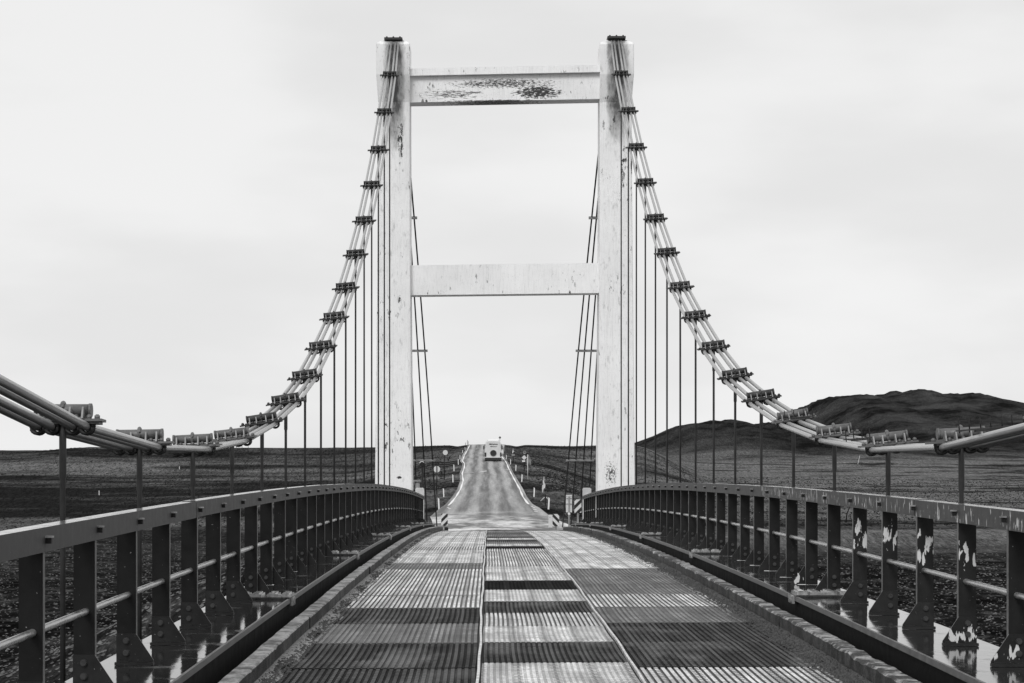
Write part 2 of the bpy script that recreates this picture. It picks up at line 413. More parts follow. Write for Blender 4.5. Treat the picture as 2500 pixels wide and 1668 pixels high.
def ground_o(X, Y):
    lf = np.interp(Y, LF[:, 0], LF[:, 1]); rf = np.interp(Y, RF[:, 0], RF[:, 1])
    # the left plateau carries on to the right of the road and sinks behind the valley floor
    w = sstep(.052, .082, X / np.maximum(Y, 260))
    z = lf * (1 - w) + rf * w
    z = z + .55 * sstep(8, 24, X) * (1 - w) * sstep(430, 500, Y) * (1 - sstep(560, 800, Y))
    und = vfbm(X, Y, 70., 3) * .9 + vfbm(X + 500, Y, 22., 5) * .28
    z = z + und * (sstep(250, 420, Y) * .35 + sstep(300, 700, Y) * w * 2.0) * (1 - .6 * (1 - w) * sstep(450, 520, Y))
    # the skyline of the left plateau rolls gently
    dzl = np.interp(X, np.array([0, 60, 150, 260, 400, 520, 650, 900, 1060]) * .08 - 89.8, [-.55, -.3, .35, .1, -.1, .2, .15, .25, .1])
    z = z + dzl * (1 - w) * np.exp(-((Y - 520) / 70.) ** 2)
    # hills
    j1 = vfbm(X, Y * 0, 9., 41, 4); j2 = vfbm(X, Y * 0 + 3, 34., 43, 3)
    big = ridge(BIG, 1800., X) + 1.8 * j1 + .5 * j2; nr = ridge(NEAR, 950., X) + 1.2 * j1 + .3 * j2
    yb = np.exp(-((Y - 1800) / np.where(Y < 1800, 330, 500)) ** 2)
    yn = np.exp(-((Y - 950) / np.where(Y < 950, 130, 260)) ** 2)
    gull = vfbm(X * 1.0, Y * .35, 60., 9, 4)
    rg = 1 - 2.2 * np.abs(vfbm(X + .12 * Y, Y * .22, 75., 51, 4))
    zb = big * yb * (1 + (.10 * gull + .16 * (rg - .5)) * (1 - np.exp(-((Y - 1800) / 70.) ** 2)))
    zn = nr * yn * (1 + (.22 * gull + .2 * (rg - .5)) * (1 - np.exp(-((Y - 950) / 25.) ** 2)))
    z = np.maximum(z, np.where((Y > 1000), zb, -99)) if False else z * (1 - np.clip(yb + yn, 0, 1)) + zb + zn
    # road embankment
    rz = np.interp(Y, RP[:, 0], RP[:, 1]); rc = np.interp(Y, RC[:, 0], RC[:, 1])
    d = np.abs(X - rc); bank = np.interp(Y, [0, 80, 100, 280, 420, 500], [3, 6, 9, 9, 8, 10])
    wr = 1 - sstep(4.6, 4.6 + bank * 2.2, d)
    wr = wr * sstep(60, 92, Y)
    ditch = -.25 * np.exp(-((d - 5.6) / 1.0) ** 2) * sstep(130, 160, Y)
    z = z * (1 - wr) + (rz - .05) * wr + ditch
    z = z + vfbm(X, Y, 5., 13, 3) * .10 * sstep(5.0, 8.0, d)
    z = z + vfbm(X, Y * .6, 26., 17, 4) * (1.1 * yb + .55 * yn)
    return z
def ground_h(X, Y):
    Yo = Y / FY; return ground_o(X, Yo) + .002093 * np.maximum(Yo, 0)
def gz(x, y): return float(ground_h(np.array([float(x)]), np.array([float(y)]))[0])
def roadh(y): return float(np.interp(y / FY, RP[:, 0], RP[:, 1]) + .002093 * y / FY)

ys = np.concatenate([np.linspace(-400, 60, 24)[:-1], np.geomspace(60, 560, 300)[:-1], np.geomspace(560, 4500, 190)])
s = np.linspace(-1, 1, 701); t = np.sign(s) * np.abs(s) ** 1.9
Yg, Tg = np.meshgrid(ys, t, indexing='ij')
Xg = Tg * (150 + 1.25 * np.maximum(Yg, 0) + .3 * np.abs(np.minimum(Yg, 0)))
Zg = ground_h(Xg, Yg)
nr_, nc = Xg.shape
V = np.c_[Xg.ravel(), Yg.ravel(), Zg.ravel()].astype(np.float32)
idx = np.arange(nr_ * nc).reshape(nr_, nc)
F = np.stack([idx[:-1, :-1], idx[:-1, 1:], idx[1:, 1:], idx[1:, :-1]], -1).reshape(-1, 4).astype(np.int32)
me = bpy.data.meshes.new('ground')
me.vertices.add(len(V)); me.vertices.foreach_set('co', V.ravel())
me.loops.add(F.size); me.loops.foreach_set('vertex_index', F.ravel())
me.polygons.add(len(F)); me.polygons.foreach_set('loop_start', np.arange(0, F.size, 4, dtype=np.int32))
me.polygons.foreach_set('use_smooth', np.ones(len(F), bool))
me.update(); me.validate()
N = NT('moor_and_gravel'); c = N.coord('World'); p = N.xyz(c)
b0 = N.noise(N.coord('World', (.30, 1, 1)), .034, 4, .55); b1 = N.noise(N.coord('World', (.5, 1, 1)), .14, 6, .62)
f0 = N.noise(c, 1.6, 7, .8); f1 = N.noise(N.coord('World', (1, .05, 1)), 3.2, 6, .85)
pat = N.rng(N.mathn('ADD', N.mathn('MULTIPLY', b0, .62), N.mathn('MULTIPLY', b1, .38)), .41, .61, smooth=True)
rv = N.mathn('MULTIPLY', N.rng(p[0], 15, 60), N.rng(p[1], 240, 300)); pat = N.mathn('ADD', pat, N.mathn('MULTIPLY', rv, N.mathn('MULTIPLY', N.rng(b0, .30, .50, .1, .8), N.rng(b1, .40, .50, .1, 1.0, smooth=True))))
field = N.mix(pat, .020, .145)
hz = N.mathn('ADD', p[2], N.mathn('MULTIPLY', N.rng(N.noise(c, .03, 5, .6), .3, .7), 4.)); hill = N.mathn('MULTIPLY', N.rng(hz, .6, 6.), N.rng(p[1], 500, 700)); hcol = N.rng(N.noise(N.coord('World', (1, .6, 1)), .035, 8, .72), .40, .62, .009, .052)
field = N.mix(hill, field, hcol)
gravel = N.mix(N.rng(N.noise(N.coord('World', (.8, .35, 1)), .9, 8, .8), .50, .66), .016, .11)
gravel = N.mathn('MULTIPLY', gravel, N.rng(b1, .4, .62, .45, 1.3))
low = N.rng(p[2], -9.2, -7.9); v = N.mix(low, gravel, field)
v = N.mathn('MULTIPLY', v, N.rng(f0, .30, .70, .45, 1.6)); v = N.mathn('MULTIPLY', v, N.mix(low, N.rng(f1, .36, .66, .6, 1.5), N.rng(f1, .36, .66, .3, 2.0)))
N.color(v); N.rough(1.0); N.b.inputs['Specular IOR Level'].default_value = 0
N.bump(N.mathn('ADD', N.mathn('ADD', f0, N.mathn('MULTIPLY', f1, .35)), N.mathn('MULTIPLY', b1, 1.5)), .9, .5)
me.materials.append(N.m)
structure('ground', me)

def place(us, vsrc, y0=88., y1=3000.):
    """where the line of sight through a photo point first meets the ground"""
    Y = np.concatenate([np.linspace(y0, 600, 2500), np.linspace(600, y1, 2500)])
    X = (us - 1193.6) * Y / 5668.; Zr = -(vsrc - 1123.4) * Y / 5668.
    G = ground_h(X, Y); i = np.argmax(Zr < G)
    if not (Zr < G).any(): i = int(np.argmin(Zr - G))
    return Vector((X[i], Y[i], G[i]))

# ------------------------------------------------------------------ road beyond the bridge
def strip(yv, xa, xb, dz, cols=1):
    vs_ = []; fs = []
    for y, a, b in zip(yv, xa, xb):
        y = y * FY
        for k in range(cols + 1):
            x = a + (b - a) * k / cols
            crown = .05 * (1 - ((k / cols) * 2 - 1) ** 2) if cols > 1 else 0
            vs_.append((x, y, roadh(y) + dz + crown))
    n = cols + 1
    for i in range(len(yv) - 1):
        for k in range(cols): fs.append((i * n + k, i * n + k + 1, (i + 1) * n + k + 1, (i + 1) * n + k))
    return vs_, fs
yr = np.linspace(98.2, 700, 240)
ea = np.interp(yr, RE[:, 0], RE[:, 1]) - .35 - .3 * np.exp(-((yr - 138) / 17.) ** 2); eb = np.interp(yr, RE[:, 0], RE[:, 2]) + .35 + .5 * np.exp(-((yr - 138) / 17.) ** 2)
mb = MB(); mb.add(*strip(yr, ea, eb, .03, 8), smooth=True)
N = NT('wet_asphalt'); c = N.coord('World'); p = N.xyz(c)
# rubbed wheel tracks; wet streaks with their sky reflection painted pale
trk = N.noise(N.coord('World', (1.0, .012, 1)), 1.1, 3, .5)
ym = N.rng(p[1], 130, 160)
wet = N.noise(N.coord('World', (.55, .16, 1)), 1.0, 5, .65)
fine = N.noise(c, 9, 5, .7); fine2 = N.noise(N.coord('World', (1, .15, 1)), 5, 3, .6)
xr = N.mathn('ADD', p[0], N.mathn('MULTIPLY', N.rng(p[1], 170, 420), .35))
wob_ = N.mathn('MULTIPLY', N.noise(N.coord('World', (.0, .02, 0)), 1, 2, .5), .8)
wv = N.mathn('COSINE', N.mathn('MULTIPLY', N.mathn('ADD', N.mathn('ADD', xr, 2.55), N.mathn('SUBTRACT', wob_, .4)), 4.1))
tr = N.mathn('ADD', N.rng(wv, -.6, 1, 0, .55), N.rng(N.noise(N.coord('World', (1.0, .012, 1)), 1.6, 5, .6), .35, .65, 0, .6))
a = N.rng(tr, .15, .95, .06, .34); b = N.rng(wet, .44, .60, .06, .60)
v = N.mix(ym, b, a); v = N.mathn('MULTIPLY', v, N.rng(fine, .3, .7, .62, 1.4)); v = N.mathn('MULTIPLY', v, N.rng(fine2, .3, .7, .75, 1.25))
N.color(v); N.rough(N.mix(ym, N.rng(wet, .42, .6, .55, .3), .6)); N.bump(fine, .3, .02)
M_asph = N.m
road = structure('road', mb.mesh('road', M_asph))
M_line = simple('white_road_paint', .8, .6, .12, 3, .1)
def line(x_col, off, y0, y1, w=.14):
    yv = np.linspace(y0, y1, int((y1 - y0) / 3) + 2); xc = np.interp(yv, RE[:, 0], RE[:, x_col]) + off
    wv = w + .05 * np.sin(yv * .21)
    m = MB(); m.add(*strip(yv, xc - wv / 2, xc + wv / 2, .05)); return m.mesh('edge_line', M_line)
# the lines are laid 4 mm and more above the crowned surface
for xc_, o_ in ((1, 0), (2, 0)):
    part('edge_line', line(xc_, o_, 206 if xc_ == 1 else 210, 505), road)
    for i in range(4):
        yy = 199 - i * 5 if xc_ == 1 else 203 - i * 6
        part('edge_line', line(xc_, (.20 if xc_ == 1 else -.05) * (i + 1), yy - 1.0, yy + .8, .20), road)
for xa, xb_, yy, sl in ((-3.05, -1.9, 337, .0), (-1.2, -.3, 338, 5), (2.15, 2.75, 348, 0)):
    m = MB(); yy = yy * FY; z0 = roadh(yy) + .115
    m.add([(xa, yy - .5, z0), (xb_, yy - .5 + sl, z0 + .02 * sl), (xb_, yy + .9 + sl, z0 + .03 * sl + .02), (xa, yy + .9, z0 + .02)], [(0, 1, 2, 3)])
    part('cross_line', m.mesh('cross_line', M_line), road)

# ------------------------------------------------------------------ the bridge: deck
deck = empty('bridge_deck', (.42, 55, roadz(.42, 55)))
tag(deck, 'roadway of ribbed steel mats in light and dark panels running between the two kerbs', 'bridge deck')
# underlay
secs = []
for y in np.linspace(Y0, Y1, 60):
    l, r = -1.90, 2.93
    zl, zr_ = roadz(l, y) - .03, roadz(r, y) - .03
    secs.append([Vector((l, y, zl)), Vector((r, y, zr_)), Vector((r, y, zr_ - .35)), Vector((l, y, zl - .35))])
mb = MB(); mb.sweep([[p - deck.location for p in q] for q in secs])
part('deck_slab', mb.mesh('deck_slab', M_sub), deck, (0, 0, 0), local=True)
PL = 2.5
def mat_mesh(w, ribs, tone, plen=PL, seed=0):
    m = MB(); pitch = w / ribs; n = 5; rs = random.Random(seed)
    prof = []   # (x, z, material of the face that follows)
    dp = DEPTH[tone]
    for i in range(ribs):
        x = -w / 2 + i * pitch
        j_ = rs.uniform(-.05, .05) * pitch
        prof += [(x + pitch * .04 + j_, -dp, 1), (x + pitch * .30 + j_, -dp, 1), (x + pitch * .40 + j_, 0, 0), (x + pitch * .94 + j_, 0, 1)]
    prof.append((w / 2, -dp, 0))
    yv = [(-plen / 2 + .008) + (plen - .016) * k / n for k in range(n + 1)]
    bow = rs.uniform(-.006, .006)
    vs_ = []
    for y in yv:
        sx = bow * (1 - (2 * y / plen) ** 2); sag = -.006 * (1 - (2 * y / plen) ** 2)
        for (x, z, _) in prof: vs_.append((x + sx, y, z + sag))
    k = len(prof)
    for j in range(n):
        for i in range(k - 1):
            m.add([], [])
            m.f.append((j * k + i, j * k + i + 1, (j + 1) * k + i + 1, (j + 1) * k + i)); m.m.append(prof[i][2]); m.sm.append(False)
    m.v = vs_
    me = bpy.data.meshes.new('deck_mat'); me.from_pydata(m.v, [], m.f); me.update()
    for q in TONES[tone]: me.materials.append(q)
    me.polygons.foreach_set('material_index', m.m)
    return me
LJ = [17.45 + 2.36 * i for i in range(-4, 29)]
CJ = [9.6, 11.7, 13.8, 15.9, 17.9, 19.9, 21.8, 23.7, 25.6, 28.0, 30.35, 32.7, 35.0, 37.5, 39.7, 41.9, 44.0, 46.0, 48.0] + [48 + 2.2 * i for i in range(1, 17)]
COLS = [ # x0, x1, ribs, joints, tones from the one just nearer than index 4 of the joints to far
    (-1.53, -.100, 28, LJ, ['dark', 'dark', 'mid', 'dark', 'striped', 'striped', 'striped', 'striped', 'mid', 'light', 'pale', 'light', 'striped', 'light', 'pale', 'light']),
    (-.052, 1.075, 25, CJ, ['light', 'dark', 'light', 'striped', 'dark', 'light', 'black', 'light', 'light', 'striped', 'striped', 'striped', 'striped', 'black', 'light', 'mid', 'dark', 'light', 'dark', 'mid']),
    (1.115, 2.54, 28, LJ, ['striped', 'dark', 'dark', 'mid', 'striped', 'mid', 'mid', 'mid', 'pale', 'light', 'light', 'pale', 'light', 'pale']),
]
cache = {}
for ci, (xa, xb_, ribs, joints, tones) in enumerate(COLS):
    for i, (y, yn_) in enumerate(zip(joints[:-1], joints[1:])):
        if yn_ > Y1 + .2: break
        q = i - 3
        rr = random.Random(i * 7 + ci)
        tone = tones[q] if 0 <= q < len(tones) else (rr.choice(['pale', 'light', 'pale', 'light']) if ci != 1 else rr.choice(['mid', 'light', 'dark', 'pale']))
        if q < 0: tone = 'dark'
        L_ = round(yn_ - y, 2); key = (ci, tone, L_)
        if key not in cache: cache[key] = mat_mesh(xb_ - xa, ribs, tone, L_, i)
        yc = (y + yn_) / 2; xc = (xa + xb_) / 2
        f = lambda q_: roadz(xc, q_)
        part('deck_mat', cache[key], deck, (xc, yc, f(yc) + random.Random(i * 13 + ci).uniform(0, .006)),
             Euler((slope(f, yc), -math.atan((roadz(xb_, yc) - roadz(xa, yc)) / (xb_ - xa)), 0)))
for xj, wj in ((-.076, .020), (1.095, .018)):
    m = MB(); rows = []
    for y in np.linspace(Y0, Y1, 150):
        w = .006 * math.sin(y * .7) + .003 * math.sin(y * 2.3)
        z = roadz(xj, y) + .006
        rows.append([Vector((xj - wj / 2 + w, y, z - .02)) - deck.location, Vector((xj - wj / 2 + w, y, z + .008)) - deck.location,
                     Vector((xj + wj / 2 + w, y, z + .008)) - deck.location, Vector((xj + wj / 2 + w, y, z - .02)) - deck.location])
    m.sweep(rows); part('joint_strip', m.mesh('joint_strip', M_joint), deck, local=True)

# ------------------------------------------------------------------ kerbs, girders, railings per side
SPL = [11.3 + 11.2 * i for i in range(7)]
SIDES = [dict(s=-1, nm='left', X=XL, rail=railL, base=baseL, kin=-1.635, kout=-1.765, gin=-1.925, gout=-2.60, k0=7.574, nfront=7, spl=SPL),
         dict(s=1, nm='right', X=XR, rail=railR, base=baseR, kin=2.65, kout=2.785, gin=2.958, gout=3.63, k0=9.377, nfront=5, spl=SPL)]
PITCH = .4448 * 3.6
# shared meshes of the railing post
def post_meshes(s):
    H = .99
    m = MB(); W = .125
    # channel section: x runs outwards from the inner edge (0) to W*s
    m.box((s * W / 2, 0, H / 2), (W, .009, H)); m.box((s * .0045, .031, H / 2), (.011, .052, H - .004), None, 1); m.box((s * (W - .0045), .031, H / 2), (.009, .052, H - .004))
    post = {k: m.mesh('post', [mt, M_edge]) for k, mt in (('plain', M_post), ('peel', M_post_peel))}
    g = MB(); g.prism([(s * .127, 0, .001), (-s * .118, 0, .001), (-s * .118, 0, .033), (-s * .002, 0, .207), (s * .127, 0, .207)], (0, .010, 0))
    for fi in (3, 4): g.m[fi] = 1  # edge highlight painted on the inner and sloping edges
    gus = {k: g.mesh('gusset_plate', [mt, M_edge]) for k, mt in (('plain', M_gus), ('peel', M_gus_peel))}
    b = MB(); b.box((s * .004, -.012, .010), (.255, .055, .020)); b.box((s * .004 - .07, -.022, .026), (.075, .018, .010)); b.box((s * .004 + .06, -.022, .026), (.075, .018, .010))
    bar = b.mesh('foot_bar', M_gus)
    bo = MB(); bo.tube([(0, -.022, 0), (0, 0, 0)], .018, 6); bo.tube([(0, -.008, 0), (0, 0, 0)], .022, 12); bolt = bo.mesh('bolt', M_bolt)
    rb = MB(); rb.box((0, 0, 0), (.045, .030, .034)); rb.box((-s * .008, -.001, .019), (.045, .045, .010), None, 1); rbolt = rb.mesh('rail_bolt', [M_black, M_rod])  # pale cap puts the bolt's lit top into its colour
    return post, gus, bar, bolt, rbolt
for S in SIDES:
    s, X, rail, base = S['s'], S['X'], S['rail'], S['base']
    rt = empty('bridge_railing', (X, 55, base(55)))
    tag(rt, ('dark steel railing on the left side of the bridge, unpeeled, behind the left kerb' if s < 0 else 'dark steel right-hand railing with pale paint flaking off its nearest posts'), 'railing', 'railings along the bridge')
    post, gus, bar, bolt, rbolt = post_meshes(s)
    yend = 83.2
    j0 = -4; npost = int(yend / PITCH - S['k0'])
    for j in range(j0, npost + 1):
        y = (S['k0'] + j) * PITCH
        peeled = s > 0 and j in (1, 2, 3, 4)
        b = base(y)
        P = part('post', post['peel' if peeled else 'plain'], rt, (X, y, b + .002))
        if peeled: P['label'] = 'dark post with pale flaking paint'
        front = j < S['nfront']
        yo = -.0155 if front else .062
        part('gusset_plate', gus['peel' if (s > 0 and j in (0, 1, 6)) else 'plain'], P, (0, yo, 0), local=True)
        if j < 24:
            if front: part('foot_bar', bar, P, (0, yo - .012, 0), local=True)
            for zz in (.160, .080):
                part('bolt', bolt, P, (s * .062, (yo if front else -.0045), zz), local=True)
        part('rail_bolt', rbolt, P, (-s * .022, .015, .945), local=True)
    # top rail in lengths
    cuts = ([7, 18.4, 33.2, 42.8, 52.4, 62, 72.5, yend] if s < 0 else [7, 18.26, 28.5, 37.5, 45.6, 55, 64, 74, yend])
    for i in range(len(cuts) - 1):
        ya, yb = cuts[i] + .012, cuts[i + 1] - .012
        m = MB(); secs = []; w = .115
        for y in np.linspace(ya, yb, max(4, int((yb - ya) / 1.2))):
            z = rail(y) + .004 * (i % 2)
            secs.append([Vector((X, y, z)), Vector((X + s * w, y, z)), Vector((X + s * w, y, z - .05)), Vector((X + s * (w - .012), y, z - .05)),
                         Vector((X + s * (w - .012), y, z - .012)), Vector((X + s * .012, y, z - .012)), Vector((X + s * .012, y, z - .13)), Vector((X, y, z - .13))])
        off = Vector((X, (ya + yb) / 2, rail((ya + yb) / 2)))
        m.sweep([[(p + Vector((-s * .014, 0, .012)) - off) for p in q] for q in secs])
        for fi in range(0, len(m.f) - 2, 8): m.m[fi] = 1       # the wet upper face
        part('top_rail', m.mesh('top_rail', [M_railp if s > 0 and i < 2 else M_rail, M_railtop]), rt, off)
    m = MB(); m.tube([Vector((X + s * .052, y, rail(y) - .54)) - rt.location for y in np.linspace(7, yend, 60)], .021, 10)
    part('mid_rail', m.mesh('mid_rail', M_rod), rt, local=True)
    # girder with its wet top plate
    g = empty('edge_girder', ((S['gin'] + S['gout']) / 2, 55, base(55)))
    tag(g, 'black edge girder with a wet shiny top plate along the %s side of the deck' % S['nm'], 'girder', 'edge girders of the bridge')
    yv = np.linspace(Y0, Y1 - .2, 60)
    cutsg = [Y0] + sorted([q for q in S['spl'] if q > Y0]) + [Y1 - .2]
    for i in range(len(cutsg) - 1):
        yy = np.linspace(cutsg[i] + .004, cutsg[i + 1] - .004, 10); m = MB()
        m.sweep([[Vector((S['gin'], y, base(y))) - g.location, Vector((S['gout'], y, base(y))) - g.location, Vector((S['gout'], y, base(y) - .022)) - g.location, Vector((S['gin'], y, base(y) - .022)) - g.location] for y in yy])
        part('top_plate', m.mesh('top_plate', M_wet), g, local=True)
        m = MB()
        m.sweep([[Vector((S['gin'] - s * .012 + s * a, y, base(y) + c2)) - g.location for a, c2 in ((0, .010), (.020, .010), (.020, -.034), (0, -.034))] for y in yy])
        part('plate_edge', m.mesh('plate_edge', M_edge), g, local=True)
    for xx, th in ((S['gin'] + s * .03, .016), (S['gout'] - s * .04, .02)):
        m = MB(); m.sweep([[Vector((xx + a, y, base(y) - .0225 + c2)) - g.location for a, c2 in ((-th / 2, 0), (th / 2, 0), (th / 2, -.75), (-th / 2, -.75))] for y in yv])
        part('web_plate', m.mesh('web_plate', M_web), g, local=True)
    m = MB(); wid = abs(S['gout'] - S['gin']) - .16
    m.box((0, 0, .012), (wid, .46, .022)); spm = m.mesh('splice_plate', M_spl2)
    m = MB(); m.box((0, 0, .014), (.10, .40, .028)); m.box((0, 0, .034), (.06, .36, .012)); strm = m.mesh('cover_strip', M_splice)
    m = MB(); m.box((0, 0, .01), (.024, .30, .075)); clm = m.mesh('splice_angle', M_splice)
    for y in S['spl']:
        cx = S['gin'] + s * (wid / 2 - .01)
        P = part('splice_plate', spm, g, (cx, y, base(y) + .001), Euler((slope(base, y), 0, 0)))
        for dx in (-.18, -.06, .08, .2): part('cover_strip', strm, P, (dx * wid / .47, 0, .022), local=True)
        part('splice_angle', clm, P, (-s * (wid / 2 + .016), 0, -.035), local=True)
    # kerb blocks
    kt = empty('kerb', ((S['kin'] + S['kout']) / 2, 55, roadz(S['kin'], 55)))
    tag(kt, 'chipped concrete kerb of end-to-end blocks along the %s edge of the ribbed mats' % S['nm'], 'kerb', 'kerbs of the bridge')
    bl = 3.55; y = Y0; bi = 0
    while y < Y1 - 1:
        yb = min(y + bl, Y1 - .4); m = MB(); secs = []
        r2 = random.Random(bi * 17 + (s > 0) * 5)
        jog = r2.uniform(-.008, .008)
        rough_ = .006 if s < 0 else .013
        for q in np.linspace(y + .006, yb - .006, 46):
            zt = roadz(S['kin'], q) + .135 + mnoise.noise(Vector((q * 2.3, s * 5, 0))) * rough_ * 1.2; zb = roadz(S['kin'], q) + .03
            a = S['kin'] + jog; w = S['kout'] - S['kin']
            ch = .006 + rough_ * (.7 + .8 * mnoise.noise(Vector((q * 7.1, s * 9, 2)))) + max(0, mnoise.noise(Vector((q * 2.1, s * 3, 7))) - (.38 if s < 0 else .22)) * .09
            ch = max(ch, .004)
            secs.append([Vector((a, q, zb)), Vector((a + mnoise.noise(Vector((q * 3.3, s, 4))) * rough_ * .6, q, zt - ch)), Vector((a + s * ch, q, zt)), Vector((a + w - s * .006, q, zt)), Vector((a + w, q, zt - .008)), Vector((a + w, q, zb - .02)), Vector((a + s * .03, q, zb - .02))])
        off = Vector((S['kin'], (y + yb) / 2, roadz(S['kin'], (y + yb) / 2)))
        m.sweep([[p - off for p in q] for q in secs])
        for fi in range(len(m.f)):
            if fi % 7 in (0, 4, 5, 6): m.m[fi] = 1  # side and bottom faces take the painted shade colour
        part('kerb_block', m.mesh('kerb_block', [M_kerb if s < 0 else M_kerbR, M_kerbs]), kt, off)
        y += bl; bi += 1
    # grit washed against the kerb (uncountable)
    m = MB(); r2 = random.Random(3 if s < 0 else 4); n = 9000 if s > 0 else 7000
    wid_g = .19 if s > 0 else .13
    for i in range(n):
        y = 13 + (Y1 - 14) * r2.random() ** 1.7; dd = abs(r2.gauss(0, 1)) * wid_g * .55 + .005
        if dd > wid_g * 1.6: continue
        x = S['kin'] - s * dd; sz = r2.uniform(.006, .017) * (1.35 if s > 0 else 1.0) * (1.4 - dd / wid_g * .5)
        z = roadz(x, y) + sz * .3
        ang = r2.uniform(0, 6.28); c_, s_ = math.cos(ang) * sz, math.sin(ang) * sz; hh = sz * r2.uniform(.4, 1.)
        m.add([(x + c_, y + s_, z), (x - s_, y + c_, z), (x - c_, y - s_, z), (x + s_, y - c_, z), (x + sz * .2, y, z + hh)], [(0, 1, 4), (1, 2, 4), (2, 3, 4), (3, 0, 4)])
    # the fine bed they lie in
    secs = []
    rows = np.linspace(12, Y1 - 1, 520); nn = 5; vs_ = []
    for y in rows:
        wv = wid_g * (1 + .35 * math.sin(y * 1.7) + .3 * math.sin(y * 4.1 + 1)) * .8 + .03
        for k in range(nn + 1):
            t_ = k / nn; x = S['kin'] + s * .015 - s * wv * t_
            vs_.append((x, y, roadz(x, y) + .004 + .018 * (1 - t_) * (1 + .5 * r2.random()) - .012 * t_))
    fs = [(i * (nn + 1) + k, i * (nn + 1) + k + 1, (i + 1) * (nn + 1) + k + 1, (i + 1) * (nn + 1) + k) for i in range(len(rows) - 1) for k in range(nn)]
    m.add(vs_, fs, 1)
    o = part('loose_grit', m.mesh('loose_grit', [M_grit, M_bed if s < 0 else M_grit]), None)
    tag(o, 'dark grit and small stones washed up against the %s kerb' % S['nm'], 'grit', kind='stuff')

# ------------------------------------------------------------------ tower
tower = empty('suspension_tower', (.42, 73.6, -9))
tag(tower, 'tall white H-shaped concrete tower with chipped paint and two cross beams', 'bridge tower')
def leg(cx, Yc, sgn):
    """sgn: -1 left leg (outer side left)"""
    k = KK / (Yc / 3.6); G = 1.166
    zt = lambda v: (1056 - v) / k
    inner = .445; m = MB(); secs = []
    for v, xo, xi, yf in ((1160 + 60 * 6, .52, .53, -.62), (1110, .495, .50, -.58), (600, .435, .455, -.55), (252, .41, .445, -.52), (241, .412, .445, -.52), (238, .415, .445, -.53), (180, .462, .445, -.68), (112, .462, .445, -.70), (108, .455, .44, -.68), (98, .24, .24, -.45)):
        z = zt(v) - Vector((0, 0, -9)).z if False else zt(v)
        a, b = (-xo, xi) if sgn < 0 else (-xi, xo)
        yb = .75 if v < 260 else .78
        if v == 98: yb = .5
        ch = .02; a *= G; b *= G; yf *= G
        secs.append([Vector((a + ch, yf, z)), Vector((b - ch, yf, z)), Vector((b, yf + ch, z)), Vector((b, yb - ch, z)), Vector((b - ch, yb, z)), Vector((a + ch, yb, z)), Vector((a, yb - ch, z)), Vector((a, yf + ch, z))])
    m.sweep(secs)
    part('tower_leg', m.mesh('tower_leg', M_leg), tower, (cx, Yc, 0))
    # foot of the pier down to the gravel
    m = MB(); m.box((0, .1, 0), (1.7, 2.4, 5.0)); part('pier', m.mesh('pier', M_concd), tower, (cx, Yc, -7.7))
YT = {-1: 73.85, 1: 73.35}
XT = {-1: -3.012, 1: 3.995}
leg(XT[-1], YT[-1], -1); leg(XT[1], YT[1], 1)
def beam(name, v0, v1, yf, yb, mat, ext=.505):
    m = MB(); kL = KK / (YT[-1] / 3.6)
    za, zb = (1056 - v0) / kL, (1056 - v1) / kL
    xl, xr = XT[-1] + ext, XT[1] - ext; n = 24; secs = []
    for i in range(n + 1):
        t_ = i / n; x = xl + (xr - xl) * t_; yc = YT[-1] + (YT[1] - YT[-1]) * t_
        e = .004 * math.sin(i * 2.1) * (0 < i < n)
        up = .035 * t_
        secs.append([Vector((x, yc + yf + e, zb + up)), Vector((x, yc + yb, zb + up)), Vector((x, yc + yb, za + up + e)), Vector((x, yc + yf + e, za + up + e))])
    off = Vector(((xl + xr) / 2, 73.65, zb)); m.sweep([[p - off for p in q] for q in secs])
    part(name, m.mesh(name, mat), tower, off)
beam('upper_beam_cap', 165, 181, -.60, .55, M_beam2); beam('upper_beam', 181.2, 240, -.42, .42, M_beam)
beam('lower_beam', 612, 680, -.44, .42, M_beam2)
m = MB(); m.box((0, 0, 0), (.57, .62, .07)); m.box((0, .05, -.08), (.42, .5, .10)); sad = m.mesh('cable_saddle', M_clampd)
m = MB(); m.tube([(0, 0, 0), (0, 0, .05)], .014, 6); m.tube([(0, 0, .018), (0, 0, .04)], .028, 6); sb = m.mesh('bolt', M_clampd)
for k_ in (-1, 1):
    z = (1056 - (96 if k_ < 0 else 93)) / (KK / (YT[k_] / 3.6)) - .03
    P = part('cable_saddle', sad, tower, (XT[k_] + .0, YT[k_] - .45, z))
    for dx in (-.18, 0, .18): part('bolt', sb, P, (dx * 1.15, -.2, .035), local=True)

# ------------------------------------------------------------------ main cables with clamps and hangers
vL = [940, 996, 1006, 992, 957, 911, 855, 788, 721, 653, 577, 500, 419, 338, 252, 167, 93]
vR = [992, 1001, 983, 949, 903, 853, 788, 718, 651, 573, 495, 413, 332, 249, 165, 91]
rollL = [0, 1, 3, 7, 9, 9, 8, 7, 6, 5, 4, 3, 2, 2, 1, 0, 0]
rollR = [3, 6, 6, 9, 9, 9, 7, 6, 5, 4, 3, 2, 1, 1, 0, 0]
CAB = [dict(s=-1, k0=4.554, X=-3.009, v=vL, roll=rollL, c=(2.658509, -0.2213886, 0.004979851)),
       dict(s=1, k0=5.444, X=3.989, v=vR, roll=rollR, c=(2.567309, -0.215008, 0.004933442))]
OFF = (-.172, -.074, .074, .172); CS = 1.166
